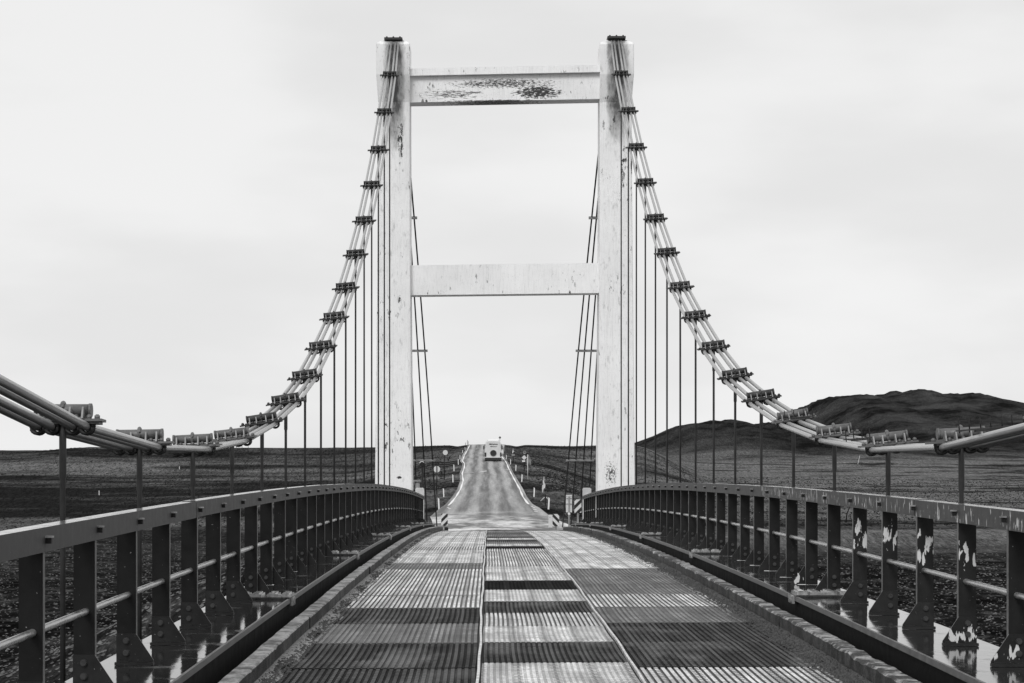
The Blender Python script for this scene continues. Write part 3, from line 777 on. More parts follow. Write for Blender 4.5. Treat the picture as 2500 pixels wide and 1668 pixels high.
# clamp sub-part meshes (local frame: x across the bridge, y along the cable, z up from the cable top)
def clamp_set(mat, matc):
    R = {}
    m = MB(); m.box((0, 0, .0), (.50, .15, .016)); m.box((.02, .01, -.016), (.42, .12, .014)); m.box((-.01, -.02, .014), (.36, .06, .012)); R['plate'] = m.mesh('cable_clamp', mat)
    m = MB(); m.tube([(-.165, 0, 0), (.165, 0, 0)], .039, 14); m.tube([(-.172, 0, 0), (-.158, 0, 0)], .044, 10); m.tube([(.158, 0, 0), (.174, 0, 0)], .044, 10); R['tube'] = m.mesh('roller_tube', mat)
    m = MB(); m.prism([(0, -.065, 0), (0, .03, 0), (0, .03, .055), (0, -.035, .072)], (.011, 0, 0)); R['rib'] = m.mesh('rib', matc)
    m = MB(); m.torus((0, 0, 0), .050, .014, 'X', -.6, math.pi + .6, 12, 8); R['ring'] = m.mesh('hanger_eye', mat)
    m = MB(); m.torus((0, .02, -.004), .038, .013, 'Y', math.pi, 2 * math.pi, 8, 6); m.torus((0, -.03, -.004), .038, .013, 'Y', math.pi, 2 * math.pi, 8, 6)
    for a_ in (-.038, .038):
        for b_ in (.02, -.03): m.tube([(a_, b_, -.004), (a_, b_, .045)], .012, 6)
    R['ubolt'] = m.mesh('u_bolt', M_clampd)
    m = MB(); m.tube([(0, 0, 0), (0, 0, .020)], .017, 6); m.tube([(0, 0, 0), (0, 0, .026)], .010, 6); R['nut'] = m.mesh('nut', mat)
    return R
M_rib = simple('pale_rib_steel', .22, .5, .4, 20, .3)
M_clampn = simple('pale_worn_clamp_steel', .11, .42, .35, 16, .5, dist=.004)
SETS = [clamp_set(M_clampn, M_rib), clamp_set(M_clamp, M_rib), clamp_set(M_clampd, M_clampn)]
for C in CAB:
    s = C['s']; pts = []
    Yt = YT[s]
    def zc(k):
        Yk = (C['k0'] + k) * D
        if 0 <= k < len(C['v']): return (1056 - C['v'][k]) * Yk / KK / D
        return C['c'][0] + C['c'][1] * Yk + C['c'][2] * Yk * Yk
    n = len(C['v']) - 1
    cb = empty('main_cable', (C['X'], 40, zc(6)))
    tag(cb, ('left' if s < 0 else 'right') + ' main suspension cable of four pale strands with dark clamps and vertical hangers', 'suspension cable', 'main cables of the bridge')
    K = list(range(-3, n))
    node = {}
    for k in K:
        Yk = (C['k0'] + k) * D; node[k] = (Yk, zc(k), C['roll'][k] if k >= 0 else C['roll'][0])
    node[n] = (Yt - .5, zc(n) - .0, 0)
    for o in OFF:
        P_ = []
        for k in K + [n]:
            Yk, zk, rl = node[k]
            P_.append(Vector((C['X'] + o * (.86 if k == n else 1), Yk, zk - .122 + o * math.tan(math.radians(rl)))))
        # gentle bend at each clamp
        Q = [P_[0]]
        for a, b, c_ in zip(P_[:-2], P_[1:-1], P_[2:]):
            for w in (.09, .0): Q.append(b + (a - b) * w * .6 + Vector((0, 0, 0)))
            Q.append(b + (c_ - b) * .05)
        Q.append(P_[-1]); Q.append(P_[-1] + Vector((0, .6, -.02)))
        m = MB(); m.tube([q - cb.location for q in Q], .030, 10)
        part('strand', m.mesh('strand', M_cable), cb, local=True)
    for k in K:
        Yk, zk, rl = node[k]
        ks = sorted(node); i = ks.index(k); a = node[ks[max(i - 1, 0)]]; b = node[ks[min(i + 1, len(ks) - 1)]]
        sl = math.atan2(b[1] - a[1], b[0] - a[0])
        R = SETS[0] if k < 4 else SETS[1] if k < 9 else SETS[2]
        P = part('cable_clamp', R['plate'], cb, (C['X'], Yk, zk - .078), Euler((sl * .75, -math.radians(rl), math.radians(random.uniform(-2, 2)))), (CS, CS, CS))
        part('roller_tube', R['tube'], P, (0, .012, .062), local=True)
        for dx in (-.135, -.058, .052, .13):
            part('rib', R['rib'], P, (dx, -.035, .008), local=True)
        part('hanger_eye', R['ring'], P, (0, .012, .058), local=True)
        for o in OFF: part('u_bolt', R['ubolt'], P, (o / CS, .0, -.038), local=True)
        if k < 8:
            for dx in (-.215, -.098, .005, .092, .17, .22): part('nut', R['nut'], P, (dx, -.052, .008), local=True)
        # hanger
        fb = baseL if s < 0 else baseR
        zt_, zb_ = zk - .06, fb(Yk) - .6
        m = MB(); m.tube([(0, 0, 0), (0, 0, -.02), (0, 0, -.42), (0, 0, -.44), (0, 0, zb_ - zt_)], .019, 10, rs=[.024, .026, .026, .0195, .0195])
        part('hanger_rod', m.mesh('hanger_rod', M_hanger), cb, (C['X'], Yk, zt_))
    # spiked strap plates bolted on the strands
    if s > 0:
        for us, vv, Yk, L, nb in ((2094, 1071, 6.15 * D, .26, 4), (1950, 1019, 7.55 * D, .36, 4), (2432, 1044, 5.05 * D, .62, 8)):
            c_ = px(us, vv, Yk / FY)
            m = MB(); m.box((0, 0, 0), (L, .10, .012)); m.box((.02, 0, -.014), (L * .6, .09, .014))
            P = part('strap_plate', m.mesh('strap_plate', M_clampd), cb, c_, Euler((0, -math.radians(5), 0)))
            m = MB(); m.tube([(0, 0, -.02), (0, 0, .09)], .005, 6); lb = m.mesh('long_bolt', M_black)
            for i in range(nb): part('long_bolt', lb, P, (-L / 2 + .015 + (L - .03) * i / (nb - 1), -.03 + .02 * (i % 2), 0), local=True)

# ------------------------------------------------------------------ backstays
ANCH = {-1: [(1003.3, 1218), (981, 1216), (959, 1200), (940, 1190)], 1: [(1290.5, 1217), (1309.5, 1217), (1329, 1217), (1348, 1217)]}
for s in (-1, 1):
    Ya = 107.; tops = [.15, .06, -.06, -.15] if s < 0 else [-.15, -.06, .06, .15]
    bs = empty('backstay_cable', (XT[s], YT[s] + 1, -2.8))
    tag(bs, 'black backstay strands dropping from the %s tower leg to the far bank' % ('left' if s < 0 else 'right'), 'backstay cable', 'backstay cables behind the tower')
    ends = []
    for (u, v), dx in zip(ANCH[s], tops):
        A = Vector((XT[s] + dx, YT[s] + .3, 13.2)); B = Vector(((u - 1122) * (Ya / 3.6) / KK, Ya, -(1217 - 1056) * (Ya / 3.6) / KK))
        Q = []
        for i in range(17):
            t_ = i / 16; q = A.lerp(B, t_); q.z -= 1.35 * 4 * t_ * (1 - t_) * .25 * (1 + .4 * t_); q.x += -s * .10 * math.sin(math.pi * t_) * (1 if True else 0); Q.append(q)
        ends.append(Q); m = MB(); m.tube([q - bs.location for q in Q], .028, 8)
        part('strand', m.mesh('strand', M_black), bs, local=True)
    for v in (500, 805, 1056):
        # where the outer strand is seen at this height
        def at(Q):
            for a, b in zip(Q[:-1], Q[1:]):
                va = 1056 - a.z * KK / (a.y / 3.6); vb = 1056 - b.z * KK / (b.y / 3.6)
                if va <= v <= vb: return a.lerp(b, (v - va) / (vb - va))
        p0, p3 = at(ends[0]), at(ends[3])
        if p0 is None or p3 is None: continue
        c_ = (p0 + p3) / 2; c_.z = p0.z; c_.y = p0.y - .03
        L = abs(p0.x - p3.x) + .22
        m = MB(); m.box((0, 0, 0), (L, .14, .09)); part('spreader_bar', m.mesh('spreader_bar', M_signg), bs, c_)
    m = MB(); m.box((0, 0, 0), (1.7, .5, .3))
    part('anchor_plate', m.mesh('anchor_plate', M_concd), bs, (sum(e[-1].x for e in ends) / 4, Ya + .2, ends[0][-1].z - .2))

# ------------------------------------------------------------------ far abutment and its furniture
m = MB(); ab = empty('abutment', (.5, 84.5, -4))
tag(ab, 'pale concrete abutment under the far end of the deck', 'abutment')
m.box((0, 0, 0), (9.4, 1.2, 2.6)); part('abutment_block', m.mesh('abutment_block', M_concd), ab, (.5, 84.3, -4.25))
for xa, xb_ in ((-2.3, -1.62), (2.47, 3.25)):
    m = MB(); m.box((0, 0, 0), (xb_ - xa, .3, .26)); part('concrete_sill', m.mesh('concrete_sill', M_conc), ab, ((xa + xb_) / 2, 84.2, -2.575))
def pillar(u0, u1, v0, label):
    Y = 102.; a = px(u0, v0, Y); b = px(u1, v0, Y); Y = a.y
    m = MB(); w = b.x - a.x; h = a.z + 3.6; m.box((0, 0, h / 2), (w, w, h)); m.box((0, 0, h + .012), (w - .06, w - .06, .03))
    single('end_pillar', m, M_conc, ((a.x + b.x) / 2, Y, -3.6), label, 'pillar', 'pillars at the far rail ends')
pillar(1014.5, 1035.4, 1193, 'pale concrete pillar rising behind the far end of the left railing')
pillar(1422.5, 1443, 1193, 'pale concrete pillar rising behind the far end of the right railing')

def board(w, h, stripes, dirn):
    """hazard board w x h, diagonal black bands on white; parts: panel + stripes"""
    m = MB(); m.box((0, 0, 0), (w, .03, h)); panel = m.mesh('panel', M_signw)
    st = MB()
    def clip(poly, f):
        out = []
        for i in range(len(poly)):
            a, b = poly[i], poly[(i + 1) % len(poly)]; fa, fb = f(a), f(b)
            if fa >= 0: out.append(a)
            if fa * fb < 0: t_ = fa / (fa - fb); out.append((a[0] + (b[0] - a[0]) * t_, a[1] + (b[1] - a[1]) * t_))
        return out
    for i in range(-6, 7):
        c0 = i * stripes; wd = stripes * .5
        q = [(-9, -9 * dirn + c0), (9, 9 * dirn + c0), (9, 9 * dirn + c0 + wd), (-9, -9 * dirn + c0 + wd)]
        for f in (lambda p: p[0] + w / 2, lambda p: w / 2 - p[0], lambda p: p[1] + h / 2, lambda p: h / 2 - p[1]): 
            q = clip(q, f) if q else q
        if len(q) >= 3:
            st.prism([(p[0], -.0185, p[1]) for p in q], (0, .002, 0))
    return panel, st.mesh('black_bands', M_stripe)
def hazard(u0, u1, v0, v1, Y, dirn, label, post_to, ph):
    a = px(u0, v0, Y); b = px(u1, v1, Y); Y = a.y; post_to = gz(a.x, Y) - .1; w, h = b.x - a.x, a.z - b.z
    cx, cz = (a.x + b.x) / 2, (a.z + b.z) / 2; e = empty('hazard_marker', (cx, Y, post_to))
    tag(e, label, 'road sign', 'striped hazard markers at the bridge end')
    panel, bands = board(w, h, h * .62, dirn)
    P = part('sign_panel', panel, e, (cx, Y, cz)); o = part('black_bands', bands, P, (0, 0, ph), local=True)
    m = MB(); m.box((0, .03, 0), (.07, .03, cz + h / 2 - post_to)); part('post', m.mesh('post', M_concd), e, (cx, Y, (cz + h / 2 + post_to) / 2))
hazard(1077.2, 1093.2, 1254.3, 1283, 106.5, 1, 'small striped hazard marker standing at the left of the deck end', -3.5, 0)
hazard(1349, 1365.2, 1255.3, 1284.5, 106.5, -1, 'small striped hazard marker beside a white panel at the right of the deck end', -3.5, 0)
hazard(1402.3, 1419.3, 1219.5, 1252, 112., 1, 'taller striped hazard marker just left of the right railing end', -3.8, 0)
# base block of the left marker, white panel beside the right one, white board seen from behind
m = MB(); m.box((0, 0, .12), (.24, .26, .24)); m.box((0, 0, .25), (.2, .2, .03))
single('marker_block', m, M_black, (px(1087, 1290, 106.3).x, 106.3 * FY, px(1087, 1290, 106.3).z - .22), 'dark stained block under the left striped marker', 'concrete block')
e = empty('narrow_sign', (px(1344, 1290, 106.6).x, 106.6 * FY, -3.1)); tag(e, 'narrow white upright panel left of the lower right striped marker', 'sign panel')
a = px(1339.2, 1257, 106.6); b = px(1348.7, 1290, 106.6)
m = MB(); m.box((0, 0, 0), (b.x - a.x, .04, a.z - b.z)); P = part('sign_panel', m.mesh('sign_panel', M_signw), e, ((a.x + b.x) / 2, 106.6 * FY, (a.z + b.z) / 2))
m = MB(); m.tube([(0, -.03, 0), (0, -.02, 0)], .015, 8); part('bolt', m.mesh('bolt', M_black), P, (-.02, 0, .17), local=True)
m = MB(); m.box((0, 0, 0), (.14, .1, .3)); part('foot_block', m.mesh('foot_block', M_concd), e, ((a.x + b.x) / 2, 106.6 * FY, b.z - .12))
Y = 116.; a = px(1381.8, 1208.5, Y); b = px(1396.5, 1251, Y); cx = (a.x + b.x) / 2; Y = a.y
e = empty('white_board', (cx, Y, -3.75)); tag(e, 'tall white board seen from behind on a dark post, right of the road', 'sign board')
w, h = b.x - a.x, a.z - b.z; cz = (a.z + b.z) / 2
m = MB(); m.box((0, 0, 0), (w, .03, h)); m.box((0, -.03, h / 2 - .03), (w, .02, .05)); part('sign_panel', m.mesh('sign_panel', M_signw), e, (cx, Y, cz))
m = MB(); m.tube([(0, -.05, 0), (0, -.05, cz + h * .4 + 3.75)], .035, 8); part('post', m.mesh('post', M_signg), e, (cx, Y, -3.75))
for q in (.3, -.02):
    m = MB(); m.box((0, -.03, 0), (w * .9, .03, .03)); part('rear_brace', m.mesh('rear_brace', M_signg), e, (cx, Y, cz + q * h))
m = MB(); m.tube([(0, -.10, 0), (0, -.02, 0)], .055, 10); part('lamp_reflector', m.mesh('lamp_reflector', M_white), e, (cx, Y, cz - h / 2 - .06))

# ------------------------------------------------------------------ delineator stakes
DEL_L = [((1071.8, 1244.4), 29), ((1083.5, 1213.8), 21.8), ((1106, 1178), 19.7), ((1108.5, 1150.5), 16.5), ((1119, 1134.5), 14), ((1123, 1121.7), 10.7), ((1129.5, 1106.5), 7.7), ((1135.5, 1098), 6.5)]
DEL_R = [((1339, 1244), 29.8), ((1303.7, 1213.5), 23.5), ((1273.8, 1177), 19.3), ((1259.3, 1150), 15.5), ((1246.5, 1134.5), 13.5), ((1236, 1121.3), 11), ((1228, 1110), 10)]
g_d = 'white delineator stakes along the road'
ordn = ['nearest', 'second', 'third', 'fourth', 'fifth', 'sixth', 'seventh', 'eighth']
for side, LST in (('left', DEL_L), ('right', DEL_R)):
    for i, ((u, v), hp) in enumerate(LST):
        P = place(u, v); h = hp * P.y / 5668. * 1.0
        w = min(.14, max(.085, h * .125)); tilt = (u - 1190) * .00035 + random.uniform(-.02, .02)
        m = MB(); hw = w / 2
        m.prism([(-hw, 0, -.15), (hw, 0, -.15), (hw, 0, h - w * .8), (-hw, 0, h)], (0, .06, 0)); 
        me_ = m.mesh('delineator_stake', M_white)
        o = part('delineator_stake', me_, None, P, Euler((0, tilt, 0)))
        where = '%s white stake from the camera on the %s verge of the road' % (ordn[i], side)
        tag(o, where, 'delineator', g_d)
for i, (u, v, hp) in enumerate(((1141.0, 1091, 13), (1143.2, 1090.5, 10), (1136.5, 1090.5, 7))):
    Y = 508. * FY; x = (u - 1193.6) * Y / 5668.; z = gz(x, Y); h = hp * Y / 5668.
    m = MB(); m.box((0, 0, h / 2), (.10, .06, h))
    single('crest_stake', m, M_signg, (x, Y, z), ['tallest thin stake where the road meets the skyline', 'middle thin stake on the crest beside the road', 'short thin stake on the crest, left of the other two'][i], 'stake', 'stakes on the crest of the hill')

# ------------------------------------------------------------------ round, triangular and other road signs
def disc(r, th=.02, n=24, y=0):
    m = MB(); m.tube([(0, y - th / 2, 0), (0, y + th / 2, 0)], r, n); return m
def add_text(parent, txt, size, loc, mat, align='CENTER'):
    cu = bpy.data.curves.new('lettering', 'FONT'); cu.body = txt; cu.size = size; cu.align_x = align; cu.align_y = 'CENTER'; cu.extrude = .002; cu.offset = size * .015
    tmp = bpy.data.objects.new('tmp_text', cu); cu.materials.append(mat); col.objects.link(tmp)
    bpy.context.view_layer.update()
    me_ = bpy.data.meshes.new_from_object(tmp.evaluated_get(bpy.context.evaluated_depsgraph_get())); me_.name = 'lettering'
    bpy.data.objects.remove(tmp)
    if not me_.materials: me_.materials.append(mat)
    o = bpy.data.objects.new('lettering', me_); col.objects.link(o)
    o.parent = parent; o.location = loc; o.rotation_euler = (math.radians(90), 0, 0); return o
def sign_at(name, ub, vb, label, cat='road sign', group='road signs beyond the bridge'):
    P = place(ub, vb); e = empty(name, P); tag(e, label, cat, group); return e, P, P.y / 5668.
# left verge, near: pale disc seen from behind over a small triangle
e, P, q = sign_at('round_sign', 1066.4, 1208, 'pale round sign back above a small triangle, near left verge')
top = (1208 - 1138) * q; m = MB(); m.tube([(0, 0, -.2), (0, 0, top)], .045, 8); part('post', m.mesh('post', M_black), e, P)
part('round_panel', disc(8.0 * q).mesh('round_panel', M_signw), e, P + Vector((0, .07, (1208 - 1146) * q)))
m = MB(); r = 7 * q; m.prism([(-r, .04, -r * .75), (r, .04, -r * .75), (0, .04, r * .85)], (0, .02, 0)); T = part('triangle_panel', m.mesh('triangle_panel', M_signg), e, P + Vector((0, .03, (1208 - 1164) * q)))
# left verge, farther
e, P, q = sign_at('round_sign', 1085, 1172, 'pale round sign above a grey plate, farther up the left verge')
m = MB(); m.tube([(0, 0, -.2), (0, 0, (1172 - 1106) * q)], .05, 8); part('post', m.mesh('post', M_black), e, P)
part('round_panel', disc(6.0 * q).mesh('round_panel', M_signw), e, P + Vector((.1, -.06, (1172 - 1105) * q)))
m = MB(); m.box((0, .06, 0), (10 * q, .02, 8 * q)); part('lower_plate', m.mesh('lower_plate', simple('weathered_plate', .09, .6, .4, 6)), e, P + Vector((.1, 0, (1172 - 1123) * q)))
# parking sign
e, P, q = sign_at('parking_sign', 1252.8, 1130, 'small dark square sign with a white letter P, right verge')
m = MB(); m.tube([(0, 0, -.2), (0, 0, (1130 - 1098) * q)], .05, 8); part('post', m.mesh('post', M_black), e, P)
m = MB(); m.box((0, 0, 0), (8.5 * q, .03, 9 * q)); B = part('sign_panel', m.mesh('sign_panel', M_stripe), e, P + Vector((0, -.07, (1130 - 1103.8) * q))); add_text(B, 'P', 9.5 * q, (0, -.02, 0), M_white)
m = MB(); m.box((0, 0, 0), (7.5 * q, .03, 4.5 * q)); part('lower_plate', m.mesh('lower_plate', M_signg), e, P + Vector((0, -.07, (1130 - 1111) * q)))
m = MB(); m.prism([(-3 * q, 0, 0), (3 * q, 0, 0), (0, 0, 4 * q)], (0, .02, 0)); part('top_triangle', m.mesh('top_triangle', M_signg), e, P + Vector((0, -.07, (1130 - 1098.5) * q)))
# speed limit over diamond and plate
e, P, q = sign_at('speed_limit_sign', 1279.8, 1150, 'round speed limit sign above a white diamond and small plate, right verge')
m = MB(); m.tube([(0, 0, -.2), (0, 0, (1150 - 1100) * q)], .05, 8); part('post', m.mesh('post', M_black), e, P)
B = part('round_panel', disc(5.1 * q).mesh('round_panel', M_signg), e, P + Vector((.05, -.07, (1150 - 1104.6) * q)))
B2 = part('dark_rim', disc(5.1 * q).mesh('dark_rim', M_stripe), B, (0, -.012, 0), local=True)
part('face', disc(4.1 * q).mesh('face', M_signg), B, (0, -.026, 0), local=True)
add_text(B, '90', 5.6 * q, (0, -.045, 0), M_stripe)
m = MB(); r = 6.0 * q; m.prism([(-r, 0, 0), (0, 0, -r), (r, 0, 0), (0, 0, r)], (0, .03, 0)); part('diamond_panel', m.mesh('diamond_panel', M_signw), e, P + Vector((0, -.09, (1150 - 1117.3) * q)))
m = MB(); m.box((0, 0, 0), (7.2 * q, .03, 3.6 * q)); part('lower_plate', m.mesh('lower_plate', M_white), e, P + Vector((-.08, -.09, (1150 - 1126) * q)))
# large triangle sign seen from behind
e, P, q = sign_at('warning_sign', 1288.3, 1170, 'tall thin post with a large weathered arrow shaped sign back, right verge')
m = MB(); m.tube([(0, -.05, -.2), (0, -.05, (1170 - 1110) * q)], .04, 8); part('post', m.mesh('post', M_signw), e, P)
m = MB(); m.prism([(-6.3 * q, 0, 0), (6.3 * q, 0, 0), (6.3 * q, 0, 13 * q), (1.0 * q, 0, 25.5 * q), (-1. * q, 0, 25.5 * q), (-6.3 * q, 0, 12 * q)], (0, .03, 0))
part('sign_panel', m.mesh('sign_panel', simple('patchy_sign_back', .14, .6, .7, 3)), e, P + Vector((0.1, 0, (1170 - 1136.5) * q)))
# tattered flag on a stake
e, P, q = sign_at('tattered_flag', 1327.5, 1205, 'tattered white cloth hanging on a thin stake right of the road', 'flag', None)
m = MB(); m.tube([(0, 0, -.2), (.02, 0, (1205 - 1164) * q)], .022, 8); part('stake', m.mesh('stake', M_signw), e, P)
m = MB(); pr = [(2.5, 10), (-1.5, 10), (-2.8, 14), (-2.2, 22), (-3.6, 27), (-1, 33), (-1.6, 36), (.8, 38), (.6, 33), (2.2, 28), (4.2, 24), (3.6, 17), (1.4, 14)]
pr = [(-3.8, 2), (-2.6, 1), (-1.2, 10), (3.0, 14), (4.0, 21), (2.0, 25), (1.0, 31), (-1.8, 33), (-2.6, 27), (-1.0, 22), (-3.6, 20), (-4.2, 10)]
vs_ = [(a * q, .04 * math.sin(i * 1.7), b * q) for i, (a, b) in enumerate(pr)]
m.prism(vs_, (0, .015, 0)); part('cloth', m.mesh('cloth', M_signw), e, P)
# black post with two pale struts
e, P, q = sign_at('strut_post', 1332, 1236, 'black post with two pale slanting struts at the right verge', 'post', None)
m = MB(); m.box((0, 0, 14 * q), (2.6 * q, .12, 30 * q)); part('post', m.mesh('post', M_black), e, P)
for dx, x1, y1 in ((-2.5, -12.5, 12), (2.0, 6.5, 16)):
    m = MB(); m.tube([(dx * q, -.05, 22 * q), (x1 * q, -.05, y1 * q)], .03, 6); part('strut', m.mesh('strut', M_signw), e, P)
# items behind the left tower leg
P = Vector(((1031.5 - 1193.6) * 96 / 5668., 96, -3.6)); e = empty('mirror_post', P); tag(e, 'black post with a round dark head and a painted white highlight, beside the left backstay', 'post')
zt_ = -(1133 - 1123.4) * 96 / 5668.
m = MB(); m.tube([(0, 0, 0), (0, 0, zt_ + 3.6)], .045, 10); part('post', m.mesh('post', M_black), e, P)
m = MB(); m.tube([(0, -.05, 0), (0, .05, 0)], .105, 16); part('round_head', m.mesh('round_head', M_black), e, P + Vector((-.02, 0, zt_ + 3.6)))
m = MB(); m.torus((-.02, -.06, 0), .10, .014, 'Y', .6, 2.9, 8, 6); part('rim_or_glint', m.mesh('rim_or_glint', M_white), e, P + Vector((0, 0, zt_ + 3.6)))  # highlight on the round head, built as a white arc
a = px(1009, 1171, 109.); b = px(1029, 1210, 109.)
m = MB(); h = a.z + 3.6; m.tube([(0, 0, 0), (0, 0, h - .1)], (b.x - a.x) * .28, 14); m.box((-.04, 0, h - .05), (b.x - a.x, .3, .06)); m.box((-.2, 0, h / 2), (.06, .3, h - .12))
single('grey_drum', m, M_signg, ((a.x + b.x) / 2, a.y, -3.6), 'grey cylindrical drum in a frame behind the left railing end', 'drum')
# crest sign above the coach
YS = 503 * FY; q = YS / 5668.; P = Vector(((1220.5 - 1193.6) * q, YS, gz(2.05, YS))); e = empty('round_sign', P); tag(e, 'small round sign showing above the coach roof on the crest', 'road sign', 'road signs beyond the bridge')
ztp = -(1068.5 - 1123.4) * q - P.z
m = MB(); m.tube([(0, 0, 0), (0, 0, ztp)], .035, 8); part('post', m.mesh('post', M_signg), e, P)
m = MB(); m.torus((0, -.05, 0), 2.3 * q, .04, 'Y', 0, 2 * math.pi, 20, 6); part('rim_or_glint', m.mesh('rim_or_glint', M_black), e, P + Vector((0, 0, ztp)))
part('round_panel', disc(2.2 * q).mesh('round_panel', M_signg), e, P + Vector((0, 0, ztp)))

# ------------------------------------------------------------------ coach on the hill
YB = 398. * FY; gq = YB / 5668.
xb0, xb1 = (1182.9 - 1193.6) * gq, (1225 - 1193.6) * gq
bx, bw_ = (xb0 + xb1) / 2, xb1 - xb0; bz = roadh(YB) + .06
coach = empty('coach', (bx, YB, bz)); tag(coach, 'pale coach driving away up the hill with a dark round emblem on its back', 'bus')
pitch_ = math.atan((roadh(YB + 8) - roadh(YB)) / 8)
H = (1121 - 1070.5) * gq
m = MB(); secs = []; W = bw_ / 2
for y, sc_, hh in ((0, .93, .97), (.12, 1.0, .99), (.5, 1.0, 1.0), (9.3, 1.0, 1.0), (9.7, .97, .97), (9.9, .88, .9)):
    w = W * sc_; z0 = .32; zt_ = H * hh
    prof = [(-w, z0), (-w, z0 + .9), (-w * .97, zt_ * .55), (-w * .87, zt_ * .86), (-w * .80, zt_ * .95), (-w * .62, zt_), (w * .62, zt_), (w * .80, zt_ * .95), (w * .87, zt_ * .86), (w * .97, zt_ * .55), (w, z0 + .9), (w, z0)]
    secs.append([Vector((a, y, b + y * math.tan(pitch_))) for a, b in prof])
m.sweep(secs); part('body', m.mesh('body', M_bus), coach, coach.location)
B = coach
m = MB(); m.box((0, 0, 0), (bw_ * .98, .16, .42)); part('bumper', m.mesh('bumper', M_busd), coach, (bx, YB - .03, bz + .36))
m = MB(); m.box((0, 0, 0), (bw_ * .985, .18, .11)); part('bumper_strip', m.mesh('bumper_strip', M_signw), coach, (bx, YB - .05, bz + .60))
m = MB(); m.tube([(0, -.05, 0), (0, .05, 0)], 7.6 * gq, 28); part('round_emblem', m.mesh('round_emblem', M_busd), coach, (bx + .03, YB + .0, bz + (1121 - 1101) * gq))
m = MB(); m.torus((0, -.05, 0), 7.6 * gq, .03, 'Y', 0, 2 * math.pi, 24, 6); part('emblem_ring', m.mesh('emblem_ring', M_signg), coach, (bx + .03, YB, bz + (1121 - 1101) * gq))
for sx in (-1, 1):
    m = MB(); m.box((0, 0, 0), (.24, .1, .62)); part('tail_light', m.mesh('tail_light', M_busd), coach, (bx + sx * (W - .13), YB - .02, bz + (1121 - 1104.5) * gq))
    m = MB(); m.box((0, 0, 0), (.16, .22, .55)); part('mirror', m.mesh('mirror', M_busd), coach, (bx + sx * (W + .13), YB + 9.2, bz + H * .60 + 9.2 * math.tan(pitch_)))
    m = MB(); m.prism([(0, .3, -.35), (0, 8.8, -.35 + 8.5 * math.tan(pitch_)), (0, 8.8, .45 + 8.5 * math.tan(pitch_)), (0, .3, .45)], (sx * .02, 0, 0)); part('side_window', m.mesh('side_window', M_glass), coach, (bx + sx * (W * .972), YB, bz + H * .68))
    for yw in (2.0, 7.2):
        m = MB(); m.tube([(-.16, 0, 0), (.16, 0, 0)], .48, 20); part('wheel', m.mesh('wheel', M_black), coach, (bx + sx * (W - .22), YB + yw, bz + .42 + yw * math.tan(pitch_)))
m = MB(); m.box((0, 0, 0), (bw_ * .62, 8.4, .10), Matrix.Rotation(pitch_, 3, 'X')); part('roof_panel', m.mesh('roof_panel', M_busr), coach, (bx, YB + 4.8, bz + H + .04 + 4.8 * math.tan(pitch_)))  # white panel paints in the highlight along the roof
# two rows of dark unreadable print near the top
r2 = random.Random(5)
for row, (v, n_, hh) in enumerate(((1079.0, 10, .16), (1084.6, 8, .09))):
    m = MB(); x = -.62 if row == 0 else -.5
    for i in range(n_):
        w = r2.uniform(.06, .13); m.box((x + w / 2, 0, r2.uniform(-.015, .015)), (w, .02, hh * r2.uniform(.6, 1))); x += w + .03
    part('print_row', m.mesh('print_row', M_busd), coach, (bx + .04, YB - .01 + .12, bz + (1121 - v) * gq)).location.y -= .17

# ------------------------------------------------------------------ stakes and sticks in the fields
FS = [(242, 1210, 12, .0, 'short white stake in the dark field between the two nearest left hangers', 'stake'),
      (438, 1146, 7, .0, 'tiny white stake on the pale band of the left field', 'stake'),
      (889, 1140, 21, .0, 'thin pale stake standing left of the tower leg', 'stake'),
      (2094, 1134, 21, .25, 'pale leaning stick on the hillside right of the tower', 'stick'),
      (2285, 1276, 11, .0, 'short dark stump post below the right handrail', 'stake')]
for u, v, hp, ti, lab, cat in FS:
    P = place(u, v); h = hp * P.y / 5668.
    m = MB(); m.prism([(-.05, -.05, -.1), (.05, -.05, -.1), (.05, .05, -.1), (-.05, .05, -.1)], (ti * h, 0, h + .1))
    single('field_stake', m, M_black if 'dark' in lab and 'stump' in lab else M_signw, P, lab, cat)
P = place(2065, 1276); h = 44 * P.y / 5668.
m = MB(); m.tube([(0, 0, -.1), (.06 * h, 0, h * .5), (.28 * h, 0, h)], .07, 6); m.tube([(.22 * h, 0, h * .86), (.42 * h, 0, h * .93)], .05, 6)
single('fence_stick', m, M_black, P, 'dark leaning fence stick with a short side branch below the right handrail', 'stick')
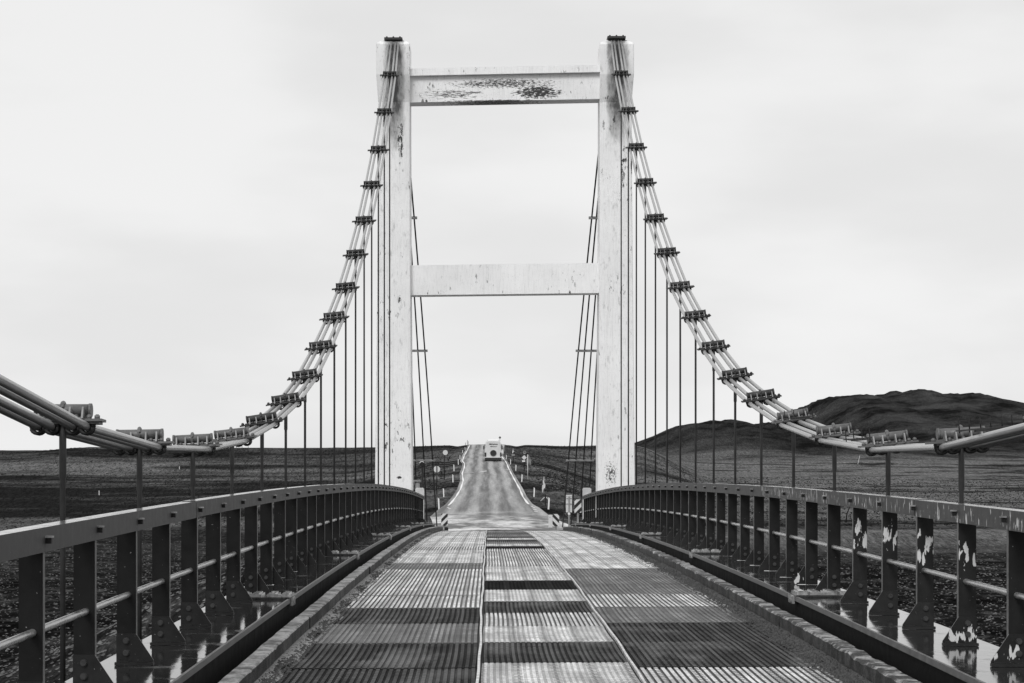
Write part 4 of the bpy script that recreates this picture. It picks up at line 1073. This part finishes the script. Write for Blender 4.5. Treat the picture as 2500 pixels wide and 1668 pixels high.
for i, (u, hp) in enumerate(((577, 6), (591, 9), (606, 7))):
    P = place(u, 1094, 400, 540) if False else Vector(((u - 1193.6) * 463 / 5668., 463, gz((u - 1193.6) * 463 / 5668., 463))); h = hp * 463 / 5668. + .2
    m = MB(); m.tube([(0, 0, 0), (0, 0, h)], .05, 6); m.box((0, 0, h * .9), (.5, .05, .05))
    single('distant_pole', m, M_signg, P, ['left', 'middle and tallest', 'right'][i] + ' of three faint poles on the skyline left of the hangers', 'pole', 'faint poles on the left skyline')

# ------------------------------------------------------------------ scattered stones and tussocks (stuff)
def scatter(name, n, region, size, mat, label, cat, seed, hgt=.5):
    r = np.random.default_rng(seed); X = []; 
    x = r.uniform(region[0], region[1], n); y = r.uniform(region[2], region[3], n)
    x = x * (y / region[3]); keep = np.abs(x - np.interp(y / FY, RC[:, 0], RC[:, 1])) > 5.2; x = x[keep]; y = y[keep]; n = len(x); z = ground_h(x, y); sz = r.uniform(size[0], size[1], n) ** 1.0
    ang = r.uniform(0, 6.28, n); V_ = []; F_ = []
    base = np.array([(1, 0, 0), (0, 1, 0), (-1, 0, 0), (0, -1, 0), (.2, .1, 1)])
    ca, sa = np.cos(ang), np.sin(ang)
    for b in base:
        V_.append(np.c_[x + (b[0] * ca - b[1] * sa) * sz, y + (b[0] * sa + b[1] * ca) * sz, z - .03 + b[2] * sz * hgt * r.uniform(.6, 1.3, n)])
    V_ = np.stack(V_, 1).reshape(-1, 3)
    o = np.arange(n)[:, None] * 5; F_ = np.concatenate([o + np.array(f) for f in ((0, 1, 4), (1, 2, 4), (2, 3, 4), (3, 0, 4))], 0).astype(np.int32)
    me = bpy.data.meshes.new(name); me.vertices.add(len(V_)); me.vertices.foreach_set('co', V_.astype(np.float32).ravel())
    me.loops.add(F_.size); me.loops.foreach_set('vertex_index', F_.ravel()); me.polygons.add(len(F_)); me.polygons.foreach_set('loop_start', np.arange(0, F_.size, 3, dtype=np.int32)); me.update(); me.validate()
    me.materials.append(mat); ob = part(name, me, None); tag(ob, label, cat, kind='stuff')
M_stone = simple('pale_river_stone', .12, .8, .6, .4, 0, spec=0)
M_tuss = simple('dark_heather', .012, .9, .6, .5, 0, spec=0)
scatter('river_stones', 50000, (-75, 85, 70, 250), (.04, .18), M_stone, 'pale stones strewn over the dark gravel flat below the bridge', 'stones', 21, .5)
scatter('heather_tussocks', 50000, (-110, 150, 250, 440), (.05, .20), M_tuss, 'low dark tussocks scattered over the moor beyond the river flat', 'tussocks', 22, .7)
